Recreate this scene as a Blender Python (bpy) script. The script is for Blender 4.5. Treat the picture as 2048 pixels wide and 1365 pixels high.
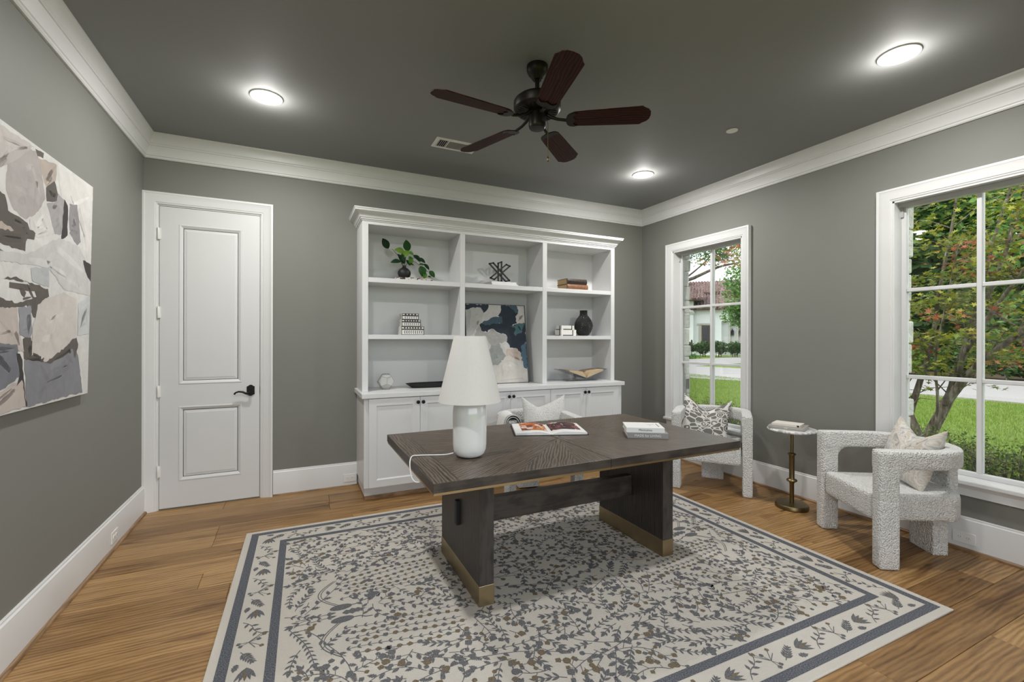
import bpy, bmesh, math, random
import numpy as np
from mathutils import Vector, Matrix

for o in list(bpy.data.objects):
    bpy.data.objects.remove(o, do_unlink=True)
SC = bpy.context.scene
COL = SC.collection
rnd = random.Random(7)
nr = np.random.default_rng(11)
PI = math.pi
R = math.radians

# ------------------------------------------------------------------ camera
cam_d = bpy.data.cameras.new('camera')
cam = bpy.data.objects.new('camera', cam_d)
COL.objects.link(cam)
cam_d.sensor_width = 36.0
cam_d.sensor_fit = 'HORIZONTAL'
cam_d.lens = 899.83 / 2048 * 36
cam_d.shift_y = -5.15 / 2048
cam_d.clip_start = 0.02
cam_d.clip_end = 400
cam.matrix_world = (Matrix.Translation((0, 0, 1.4)) @ Matrix.Rotation(-0.4456, 4, 'Z')
                    @ Matrix.Rotation(PI / 2, 4, 'X') @ Matrix.Rotation(0.0022, 4, 'Z'))
SC.camera = cam

# ------------------------------------------------------------------ world: bright hazy sky
w = bpy.data.worlds.new('sky')
SC.world = w
w.use_nodes = True
nt = w.node_tree
nt.nodes.clear()
wo = nt.nodes.new('ShaderNodeOutputWorld')
bg = nt.nodes.new('ShaderNodeBackground')
tc = nt.nodes.new('ShaderNodeTexCoord')
nz = nt.nodes.new('ShaderNodeTexNoise')
rp = nt.nodes.new('ShaderNodeValToRGB')
nz.inputs['Scale'].default_value = 2.2
nz.inputs['Detail'].default_value = 5
nt.links.new(tc.outputs['Generated'], nz.inputs['Vector'])
nt.links.new(nz.outputs['Fac'], rp.inputs['Fac'])
rp.color_ramp.elements[0].position = .35
rp.color_ramp.elements[0].color = (.74, .87, 1, 1)
rp.color_ramp.elements[1].position = .6
rp.color_ramp.elements[1].color = (1, 1, 1, 1)
nt.links.new(rp.outputs['Color'], bg.inputs['Color'])
bg.inputs['Strength'].default_value = 2.3
nt.links.new(bg.outputs['Background'], wo.inputs['Surface'])

# hazy sun, high, from beyond the back left of the house
sd = bpy.data.lights.new('sun', 'SUN')
so = bpy.data.objects.new('sun', sd)
COL.objects.link(so)
sd.energy = 2.6
sd.angle = R(12)
sd.color = (1, .95, .86)
so.location = (-8, 8, 14)
so.rotation_euler = Vector((.55, -.25, -1)).to_track_quat('-Z', 'Y').to_euler()

SC.view_settings.view_transform = 'Standard'
SC.view_settings.look = 'None'
SC.view_settings.gamma = 1.0
SC.view_settings.use_curve_mapping = False
SC.view_settings.exposure = 0.25
LAMP_W = 23.0

# ------------------------------------------------------------------ room constants (metres)
XL, XR, YB, YF, ZC = -1.11, 4.015, 4.518, -0.45, 3.032
ZCB = 2.842          # underside of the crown

# ------------------------------------------------------------------ materials
MATS = {}
def newmat(name):
    m = bpy.data.materials.new(name)
    m.use_nodes = True
    m.node_tree.nodes.clear()
    MATS[name] = m
    return m

class NT:
    def __init__(s, m):
        s.t = m.node_tree
    def n(s, typ, **kw):
        nd = s.t.nodes.new('ShaderNode' + typ)
        for k, v in kw.items():
            if hasattr(nd, k) and not k.startswith('i_'):
                setattr(nd, k, v)
        return nd
    def l(s, a, b):
        s.t.links.new(a, b)
    def set(s, nd, **kw):
        for k, v in kw.items():
            nd.inputs[k.replace('_', ' ')].default_value = v
        return nd
    def out(s, bsdf):
        o = s.n('OutputMaterial')
        s.l(bsdf.outputs[0], o.inputs['Surface'])
    def math(s, op, a, b=None, clamp=False):
        m = s.n('Math', operation=op)
        m.use_clamp = clamp
        for i, v in enumerate((a, b)):
            if v is None: continue
            if isinstance(v, (int, float)): m.inputs[i].default_value = v
            else: s.l(v, m.inputs[i])
        return m.outputs[0]
    def mix(s, fac, a, b, typ='MIX'):
        m = s.n('Mix', data_type='RGBA', blend_type=typ)
        for i, v in ((0, fac), (6, a), (7, b)):
            if isinstance(v, (int, float)): m.inputs[i].default_value = v
            elif isinstance(v, tuple): m.inputs[i].default_value = (v + (1,))[:4]
            else: s.l(v, m.inputs[i])
        return m.outputs[2]
    def noise(s, vec, scale, detail=3, rough=.5, dist=0):
        t = s.n('TexNoise')
        s.set(t, Scale=scale, Detail=detail, Roughness=rough, Distortion=dist)
        if vec is not None: s.l(vec, t.inputs['Vector'])
        return t.outputs['Fac']
    def coord(s, which='Object'):
        return s.n('TexCoord').outputs[which]
    def mapping(s, vec, scale=(1, 1, 1), loc=(0, 0, 0), rot=(0, 0, 0)):
        m = s.n('Mapping')
        m.inputs['Scale'].default_value = scale
        m.inputs['Location'].default_value = loc
        m.inputs['Rotation'].default_value = rot
        s.l(vec, m.inputs['Vector'])
        return m.outputs[0]
    def ramp(s, fac, stops):
        r = s.n('ValToRGB')
        e = r.color_ramp.elements
        while len(e) < len(stops): e.new(.5)
        for el, (p, c) in zip(e, stops):
            el.position = p
            el.color = c if len(c) == 4 else tuple(c) + (1,)
        s.l(fac, r.inputs['Fac'])
        return r.outputs['Color']
    def bump(s, h, strength=.3, dist=.01):
        b = s.n('Bump')
        s.set(b, Strength=strength, Distance=dist)
        s.l(h, b.inputs['Height'])
        return b.outputs['Normal']
    def prin(s, col, rough=.5, metal=0, spec=.5, normal=None, **kw):
        p = s.n('BsdfPrincipled')
        if isinstance(col, tuple): p.inputs['Base Color'].default_value = (col + (1,))[:4]
        else: s.l(col, p.inputs['Base Color'])
        if isinstance(rough, (int, float)): p.inputs['Roughness'].default_value = rough
        else: s.l(rough, p.inputs['Roughness'])
        p.inputs['Metallic'].default_value = metal
        p.inputs['Specular IOR Level'].default_value = spec
        if normal is not None: s.l(normal, p.inputs['Normal'])
        for k, v in kw.items():
            p.inputs[k.replace('_', ' ')].default_value = v
        s.out(p)
        return p

def plain(name, col, rough=.5, metal=0, spec=.5, var=.06, vscale=6, bumps=None, **kw):
    """single-colour paint / metal / plastic with slight procedural mottling"""
    m = newmat(name); t = NT(m)
    co = t.coord()
    f = t.noise(co, vscale, 3)
    lo = tuple(c * (1 - var) for c in col); hi = tuple(min(1, c * (1 + var)) for c in col)
    c = t.mix(f, lo, hi)
    nrm = None
    if bumps:
        nrm = t.bump(t.noise(co, bumps[0], 2), bumps[1], bumps[2])
    t.prin(c, rough, metal, spec, nrm, **kw)
    return m

plain('wall_paint', (.204, .204, .183), .62, spec=.35, var=.02, bumps=(220, .10, .002))
plain('ceiling_paint', (.270, .277, .272), .7, spec=.3, var=.02, bumps=(220, .10, .002))
plain('trim_white', (.71, .71, .705), .38, var=.015)
plain('cabinet_white', (.70, .70, .70), .36, var=.015)
plain('door_white', (.66, .66, .66), .4, var=.015)
plain('plastic_white', (.80, .79, .77), .35, var=.02)
plain('black_metal', (.012, .011, .011), .38, metal=.6, var=.2)
plain('black_matte', (.010, .010, .011), .55, var=.25)
plain('fan_bronze', (.022, .018, .014), .42, metal=.7, var=.3, vscale=20)
plain('brass', (.42, .33, .20), .34, metal=1, var=.12, vscale=12)
plain('antique_brass', (.20, .155, .075), .36, metal=1, var=.25, vscale=15)
plain('sash_grey', (.42, .42, .42), .5, var=.03)
plain('sash_white', (.66, .66, .66), .45, var=.03)
plain('paper', (.74, .71, .66), .8, var=.06, vscale=40)
plain('ceramic_white', (.78, .78, .77), .06, spec=.6, var=.01, Coat_Weight=.6, Coat_Roughness=.03)
plain('stone_ext', (.62, .60, .55), .9, var=.35, vscale=14, bumps=(30, .8, .02))
plain('shadow_gap', (.02, .02, .02), .9)
plain('void_dark', (.004, .004, .004), .9)

def lamp_shade():
    m = newmat('linen_shade'); t = NT(m)
    co = t.coord()
    a = t.n('TexWave', wave_type='BANDS', bands_direction='Z'); t.set(a, Scale=260, Distortion=1.2, Detail=2); t.l(co, a.inputs['Vector'])
    f = t.noise(t.mapping(co, (90, 90, 8)), 3, 3)
    c = t.mix(f, (.80, .79, .76), (.88, .87, .85))
    nrm = t.bump(a.outputs['Fac'], .12, .001)
    p = t.n('BsdfPrincipled'); t.l(c, p.inputs['Base Color']); p.inputs['Roughness'].default_value = .85
    t.l(nrm, p.inputs['Normal'])
    tr = t.n('BsdfTranslucent'); t.l(c, tr.inputs['Color'])
    mx = t.n('MixShader'); mx.inputs[0].default_value = .3
    t.l(p.outputs[0], mx.inputs[1]); t.l(tr.outputs[0], mx.inputs[2]); t.out(mx)
lamp_shade()

def floor_wood():
    m = newmat('oak_floor'); t = NT(m)
    co = t.coord()
    oi = t.n('ObjectInfo')
    rn = oi.outputs['Random']
    off = t.n('CombineXYZ')
    t.l(t.math('MULTIPLY', rn, 37.0), off.inputs[0]); t.l(t.math('MULTIPLY', rn, 91.0), off.inputs[1])
    va = t.n('VectorMath', operation='ADD'); t.l(co, va.inputs[0]); t.l(off.outputs[0], va.inputs[1])
    v = va.outputs[0]
    g1 = t.noise(t.mapping(v, (1.0, 16, 1)), 2.2, 6, .6, .5)
    wv = t.n('TexWave', wave_type='BANDS', bands_direction='Y')
    t.set(wv, Scale=5.5, Distortion=7.5, Detail=3, Detail_Scale=1.1, Detail_Roughness=.55)
    t.l(t.mapping(v, (.45, 2.4, 1)), wv.inputs['Vector'])
    fine = t.noise(t.mapping(v, (6, 150, 1)), 3, 4, .65)
    grain = t.math('ADD', t.math('MULTIPLY', g1, .55), t.math('ADD', t.math('MULTIPLY', wv.outputs['Fac'], .16), t.math('MULTIPLY', fine, .26)))
    base = t.ramp(grain, [(.28, (.14, .070, .022)), (.45, (.30, .168, .062)), (.62, (.42, .255, .105)), (.85, (.50, .335, .165))])
    tone = t.ramp(rn, [(0, (.52, .46, .40)), (.2, (.80, .76, .70)), (.55, (1.0, 1, 1)), (1, (1.12, 1.12, 1.12))])
    base = t.mix(1.0, base, tone, 'MULTIPLY')
    # dark heart streaks
    st = t.noise(t.mapping(v, (.7, 5.0, 1)), 1.7, 3, .5, .8)
    base = t.mix(t.ramp(st, [(.55, (0, 0, 0)), (.70, (.9, .9, .9))]), base, t.mix(1.0, base, (.50, .43, .36), 'MULTIPLY'))
    # knots
    vo = t.n('TexVoronoi'); t.set(vo, Scale=2.6, Randomness=1.0); t.l(t.mapping(v, (.8, 2.6, 1)), vo.inputs['Vector'])
    k = t.ramp(vo.outputs['Distance'], [(.035, (1, 1, 1)), (.11, (0, 0, 0))])
    base = t.mix(k, base, (.085, .042, .016))
    nrm = t.bump(grain, .10, .004)
    ro = t.math('ADD', t.math('MULTIPLY', fine, .14), .33)
    t.prin(base, ro, spec=.42, normal=nrm)
floor_wood()

def dark_oak(name, dark, light, along='X', sc=1.0, sunburst=False, rough=.42, spec=.45):
    m = newmat(name); t = NT(m)
    co = t.coord()
    if sunburst:
        sp = t.n('SeparateXYZ'); t.l(co, sp.inputs[0])
        X, Y = sp.outputs[0], sp.outputs[1]
        ang = t.math('ARCTAN2', Y, X)
        rad = t.math('SQRT', t.math('ADD', t.math('MULTIPLY', X, X), t.math('MULTIPLY', Y, Y)))
        wedge = t.math('FLOOR', t.math('MULTIPLY', ang, 16 / (2 * PI)))
        mid = t.math('MULTIPLY', t.math('ADD', wedge, .5), 2 * PI / 16)
        da = t.math('SUBTRACT', ang, mid)
        along_ = t.math('MULTIPLY', rad, t.math('COSINE', da))
        acr = t.math('MULTIPLY', rad, t.math('SINE', da))
        # grain runs out from the centre; mirror each wedge about its own axis (book-matched)
        acr = t.math('ABSOLUTE', acr)
        cv = t.n('CombineXYZ'); t.l(along_, cv.inputs[0]); t.l(acr, cv.inputs[1])
        half = t.math('MODULO', t.math('ADD', wedge, 64), 3.0)
        t.l(t.math('MULTIPLY', half, 3.3), cv.inputs[2])
        # cross-banded ends
        end = t.math('GREATER_THAN', t.math('ABSOLUTE', X), .865)
        cv2 = t.n('CombineXYZ'); t.l(Y, cv2.inputs[0]); t.l(X, cv2.inputs[1])
        mv = t.n('Mix', data_type='VECTOR'); t.l(end, mv.inputs[0]); t.l(cv.outputs[0], mv.inputs[4]); t.l(cv2.outputs[0], mv.inputs[5])
        v = mv.outputs[1]
    else:
        rot = {'X': (0, 0, 0), 'Y': (0, 0, PI / 2), 'Z': (0, PI / 2, 0)}[along]
        v = t.mapping(co, rot=rot)
    v1 = t.mapping(v, (1.3 * sc, 26 * sc, 26 * sc if not sunburst else 1))
    g = t.noise(v1, 2.5, 5, .62, .6)
    fine = t.noise(t.mapping(v, (5 * sc, 190 * sc, 190 * sc if not sunburst else 1)), 2.5, 3, .6)
    wv = t.n('TexWave', wave_type='BANDS', bands_direction='Y')
    t.set(wv, Scale=9, Distortion=9, Detail=3, Detail_Scale=.9, Detail_Roughness=.5)
    t.l(t.mapping(v, (.55, 2.2, 1)), wv.inputs['Vector'])
    h = t.math('ADD', t.math('MULTIPLY', g, .5), t.math('ADD', t.math('MULTIPLY', fine, .25), t.math('MULTIPLY', wv.outputs['Fac'], .25)))
    c = t.ramp(h, [(.34, dark), (.64, light)])
    if sunburst:
        fr = t.math('ABSOLUTE', t.math('SUBTRACT', t.math('ABSOLUTE', X), .865))
        c = t.mix(t.math('LESS_THAN', fr, .0015), c, tuple(x * .4 for x in dark))
    nrm = t.bump(h, .14, .003)
    t.prin(c, rough, spec=spec, normal=nrm)
dark_oak('desk_veneer', (.020, .0135, .009), (.150, .112, .082), sunburst=True, rough=.36)
dark_oak('desk_oak_x', (.022, .017, .014), (.060, .048, .040), 'X')
dark_oak('desk_oak_z', (.020, .016, .0135), (.054, .044, .038), 'Z')
dark_oak('fan_wood', (.010, .0035, .0022), (.062, .014, .006), 'X', .8, rough=.5, spec=.12)
dark_oak('shoe_oak', (.17, .10, .05), (.33, .205, .11), 'X')
dark_oak('shoe_oak_y', (.17, .10, .05), (.33, .205, .11), 'Y')

def boucle(name, col, sc=1.0, strength=.9):
    m = newmat(name); t = NT(m)
    co = t.coord()
    vo = t.n('TexVoronoi', feature='SMOOTH_F1'); t.set(vo, Scale=112 * sc, Smoothness=.35); 
    wob = t.noise(co, 40 * sc, 3)
    add = t.n('VectorMath', operation='ADD'); t.l(co, add.inputs[0])
    ns = t.n('TexNoise'); t.set(ns, Scale=55 * sc, Detail=2); t.l(co, ns.inputs['Vector'])
    scl = t.n('VectorMath', operation='SCALE'); t.l(ns.outputs['Color'], scl.inputs[0]); scl.inputs['Scale'].default_value = .006 / sc
    t.l(scl.outputs[0], add.inputs[1]); t.l(add.outputs[0], vo.inputs['Vector'])
    h = t.math('SUBTRACT', t.math('MULTIPLY', wob, .5), vo.outputs['Distance'])
    c = t.mix(t.ramp(vo.outputs['Distance'], [(.15, (1, 1, 1)), (.75, (0, 0, 0))]), tuple(x * .80 for x in col), col)
    t.prin(c, .95, spec=.15, normal=t.bump(h, strength, .014), Sheen_Weight=.2)
boucle('boucle', (.86, .85, .825))
boucle('woven_cream', (.76, .75, .72), 1.2, .6)

def pillow_geo():
    m = newmat('pillow_geometric'); t = NT(m)
    uv = t.coord('UV')
    mu = t.mapping(uv, (1, 1.2, 1), rot=(0, 0, .35))
    va = t.n('TexVoronoi', feature='F1'); t.set(va, Scale=6.5, Randomness=.8); t.l(mu, va.inputs['Vector'])
    ve = t.n('TexVoronoi', feature='DISTANCE_TO_EDGE'); t.set(ve, Scale=6.5, Randomness=.8); t.l(mu, ve.inputs['Vector'])
    sr = t.n('SeparateColor'); t.l(va.outputs['Color'], sr.inputs[0])
    lite_cell = t.math('LESS_THAN', sr.outputs[0], .03)
    line = t.math('LESS_THAN', ve.outputs['Distance'], .05)
    ring = t.math('MULTIPLY', t.math('GREATER_THAN', sr.outputs[1], .55), t.math('GREATER_THAN', t.math('SINE', t.math('MULTIPLY', va.outputs['Distance'], 22.0)), .45))
    pat = t.n('Math', operation='MAXIMUM'); t.l(t.math('MAXIMUM', lite_cell, line), pat.inputs[0]); t.l(ring, pat.inputs[1])
    weave = t.noise(uv, 160, 2)
    dark = t.mix(weave, (.12, .115, .105), (.22, .21, .195))
    lite = t.mix(weave, (.62, .60, .56), (.74, .725, .69))
    c = t.mix(pat.outputs[0], dark, lite)
    t.prin(c, .9, spec=.2, normal=t.bump(weave, .35, .003))
pillow_geo()

def pillow_tapestry():
    m = newmat('pillow_tapestry'); t = NT(m)
    uv = t.coord('UV')
    f = t.noise(uv, 4.5, 3, .5, 1.2)
    w_ = t.noise(uv, 150, 2)
    c = t.ramp(f, [(.36, (.22, .20, .18)), (.43, (.66, .63, .58)), (.50, (.45, .36, .26)), (.56, (.70, .68, .64)), (.68, (.30, .30, .31))])
    c = t.mix(.35, c, t.mix(w_, (.45, .44, .41), (.8, .78, .74)))
    t.prin(c, .9, spec=.2, normal=t.bump(w_, .4, .003))
pillow_tapestry()

def throw_fabric():
    m = newmat('throw_fabric'); t = NT(m)
    uv = t.coord('UV')
    sp = t.n('SeparateXYZ'); t.l(uv, sp.inputs[0])
    x = sp.outputs[0]
    st = t.math('MAXIMUM', t.math('LESS_THAN', t.math('ABSOLUTE', t.math('SUBTRACT', x, .06)), .022), t.math('LESS_THAN', t.math('ABSOLUTE', t.math('SUBTRACT', x, .14)), .018))
    w_ = t.noise(uv, 140, 2)
    c = t.mix(st, t.mix(w_, (.68, .67, .65), (.82, .81, .79)), (.09, .095, .10))
    t.prin(c, .95, spec=.15, normal=t.bump(w_, .4, .004))
throw_fabric()

def rug_mats():
    m = newmat('rug_cream'); t = NT(m)
    co = t.coord()
    wv = t.noise(t.mapping(co, (260, 260, 1)), 1, 2)
    wv2 = t.noise(t.mapping(co, (20, 380, 1)), 1.5, 2)
    big = t.noise(co, 1.6, 3)
    c = t.mix(wv, (.46, .43, .385), (.61, .58, .53))
    c = t.mix(t.math('MULTIPLY', big, .5), c, (.55, .50, .43))
    t.prin(c, .95, spec=.1, normal=t.bump(t.math('ADD', wv, wv2), .5, .004))
    for nm, a, b in (('rug_navy', (.052, .056, .070), (.17, .175, .19)), ('rug_ink', (.075, .075, .082), (.19, .19, .195)), ('rug_brown', (.11, .085, .055), (.22, .18, .13))):
        m = newmat(nm); t = NT(m)
        co = t.coord()
        f = t.noise(t.mapping(co, (190, 190, 1)), 1, 3)
        c = t.mix(t.ramp(f, [(.35, (0, 0, 0)), (.65, (1, 1, 1))]), a, b)
        t.prin(c, .95, spec=.1, normal=t.bump(f, .4, .003))
rug_mats()

def glass_mat():
    m = newmat('window_glass'); t = NT(m)
    tr = t.n('BsdfTransparent'); tr.inputs['Color'].default_value = (.97, .98, .97, 1)
    gl = t.n('BsdfGlossy'); gl.inputs['Roughness'].default_value = .01
    fr = t.n('Fresnel'); fr.inputs['IOR'].default_value = 1.45
    f = t.math('MULTIPLY', fr.outputs[0], .8)
    mx = t.n('MixShader'); t.l(f, mx.inputs[0]); t.l(tr.outputs[0], mx.inputs[1]); t.l(gl.outputs[0], mx.inputs[2])
    t.out(mx)
    m = newmat('acrylic'); t = NT(m)
    tr = t.n('BsdfTransparent'); tr.inputs['Color'].default_value = (.93, .95, .95, 1)
    gl = t.n('BsdfGlossy'); gl.inputs['Roughness'].default_value = .03
    df = t.n('BsdfDiffuse'); df.inputs['Color'].default_value = (.85, .87, .87, 1)
    m1 = t.n('MixShader'); m1.inputs[0].default_value = .16; t.l(tr.outputs[0], m1.inputs[1]); t.l(df.outputs[0], m1.inputs[2])
    fr = t.n('Fresnel'); fr.inputs['IOR'].default_value = 1.5
    m2 = t.n('MixShader'); t.l(fr.outputs[0], m2.inputs[0]); t.l(m1.outputs[0], m2.inputs[1]); t.l(gl.outputs[0], m2.inputs[2])
    t.out(m2)
glass_mat()

def emis(name, col, s):
    m = newmat(name); t = NT(m)
    e = t.n('Emission'); e.inputs['Color'].default_value = col + (1,); e.inputs['Strength'].default_value = s
    t.out(e)
emis('lamp_glow', (1, .98, .95), 9)

def marble():
    m = newmat('marble'); t = NT(m)
    co = t.coord()
    f = t.noise(co, 9, 6, .6, 2.5)
    c = t.ramp(f, [(.40, (.80, .80, .79)), (.49, (.35, .35, .36)), (.53, (.82, .82, .81))])
    t.prin(c, .15, spec=.5)
marble()

def attr_paint(name, rough=.7, bumps=None, trans=0.0, mottle=.15, mscale=30):
    """colour per piece from the mesh attribute Col (leaves, paint patches)"""
    m = newmat(name); t = NT(m)
    a = t.n('Attribute'); a.attribute_name = 'Col'
    co = t.coord()
    f = t.noise(co, mscale, 4, .6, .6)
    c = t.mix(1.0, a.outputs['Color'], t.mix(f, (1 - mottle,) * 3, (1 + mottle,) * 3), 'MULTIPLY')
    nrm = t.bump(f, *bumps) if bumps else None
    if trans:
        p = t.n('BsdfPrincipled'); t.l(c, p.inputs['Base Color']); p.inputs['Roughness'].default_value = rough
        p.inputs['Specular IOR Level'].default_value = .3
        tr = t.n('BsdfTranslucent'); t.l(c, tr.inputs['Color'])
        mx = t.n('MixShader'); mx.inputs[0].default_value = trans
        t.l(p.outputs[0], mx.inputs[1]); t.l(tr.outputs[0], mx.inputs[2]); t.out(mx)
    else:
        t.prin(c, rough, spec=.3, normal=nrm)
attr_paint('oil_paint', .6, (.35, .004), mottle=.22, mscale=14)
attr_paint('leaf', .5, trans=.4, mottle=.2, mscale=9)
attr_paint('print_ink', .7, mottle=.05)

def bark():
    m = newmat('bark'); t = NT(m)
    co = t.coord()
    f = t.noise(t.mapping(co, (14, 14, 3)), 1.5, 5, .6, .5)
    c = t.ramp(f, [(.35, (.055, .042, .034)), (.55, (.17, .14, .115)), (.7, (.34, .31, .27))])
    t.prin(c, .9, spec=.2, normal=t.bump(f, .5, .02))
bark()

def lawn_mat():
    m = newmat('lawn'); t = NT(m)
    co = t.coord()
    f = t.noise(co, 30, 5, .7)
    g = t.noise(co, .8, 3)
    c = t.ramp(f, [(.3, (.075, .135, .02)), (.5, (.15, .225, .04)), (.7, (.23, .30, .07))])
    c = t.mix(t.ramp(g, [(.45, (0, 0, 0)), (.7, (.35, .35, .35))]), c, (.21, .27, .08))
    t.prin(c, .9, spec=.1, normal=t.bump(f, .8, .05))
    m = newmat('asphalt'); t = NT(m)
    co = t.coord()
    f = t.noise(co, 50, 4); g = t.noise(co, .6, 4)
    c = t.mix(f, (.21, .205, .203), (.30, .29, .288)); c = t.mix(t.math('MULTIPLY', g, .3), c, (.34, .32, .32))
    t.prin(c, .9, spec=.2)
    m = newmat('gravel'); t = NT(m)
    co = t.coord()
    f = t.noise(co, 22, 4, .7)
    t.prin(t.mix(f, (.12, .12, .13), (.42, .40, .38)), .95, spec=.1, normal=t.bump(f, .7, .03))
    m = newmat('mulch'); t = NT(m)
    co = t.coord()
    f = t.noise(co, 12, 4, .7)
    t.prin(t.mix(f, (.04, .03, .02), (.13, .09, .06)), .95, spec=.1)
    m = newmat('roof_tile'); t = NT(m)
    co = t.coord()
    f = t.noise(co, 6, 3, .7)
    t.prin(t.ramp(f, [(.35, (.05, .028, .03)), (.5, (.15, .085, .08)), (.65, (.36, .28, .26))]), .85, spec=.2)
lawn_mat()
plain('stucco', (.84, .86, .88), .9, var=.05, vscale=3)
plain('stucco_trim', (.50, .47, .43), .9, var=.1)
plain('dark_window', (.03, .028, .035), .2, var=.3)
plain('brown_wood', (.10, .055, .03), .6, var=.3)
plain('tan_page', (.50, .375, .235), .8, var=.10, vscale=30)
plain('leather_black', (.035, .022, .016), .4, var=.5, vscale=45, bumps=(90, .4, .003))
plain('leather_brown', (.22, .095, .040), .42, var=.6, vscale=40, bumps=(90, .4, .003))
plain('gilt_pages', (.42, .28, .11), .5, var=.25, vscale=90)
plain('cover_white', (.76, .75, .73), .5, var=.03)
plain('cover_grey', (.27, .265, .26), .6, var=.08, vscale=30)
plain('cover_taupe', (.33, .31, .28), .6, var=.08, vscale=30)
plain('cover_cream', (.72, .68, .62), .6, var=.04, vscale=30)
plain('bone_inlay', (.78, .76, .71), .4, var=.06, vscale=40)
plain('canvas_edge', (.66, .64, .61), .8, var=.05)
plain('canvas_dark', (.10, .095, .09), .7)
plain('glass_cloudy', (.74, .74, .72), .12, var=.12, vscale=8, Transmission_Weight=.35)
def vase_ribbed():
    m = newmat('vase_ribbed'); t = NT(m)
    co = t.coord()
    vo = t.n('TexVoronoi'); t.set(vo, Scale=9.0, Randomness=.8); t.l(t.mapping(co, (1, 1, .6)), vo.inputs['Vector'])
    s_ = t.math('SINE', t.math('MULTIPLY', vo.outputs['Distance'], 75.0))
    c = t.mix(t.ramp(s_, [(.0, (0, 0, 0)), (.9, (1, 1, 1))]), (.008, .008, .008), (.035, .034, .033))
    t.prin(c, .42, spec=.4, normal=t.bump(s_, .7, .006))
vase_ribbed()
def tray_pattern():
    m = newmat('box_pattern'); t = NT(m)
    co = t.coord()
    vo = t.n('TexVoronoi', distance='CHEBYCHEV'); t.set(vo, Scale=38.0); t.l(co, vo.inputs['Vector'])
    c = t.ramp(vo.outputs['Color'], [(.3, (.02, .018, .016)), (.42, (.42, .33, .28)), (.6, (.62, .57, .52))])
    t.prin(c, .6)
tray_pattern()

# ------------------------------------------------------------------ geometry helpers
def V(*a): return Vector(a)

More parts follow.
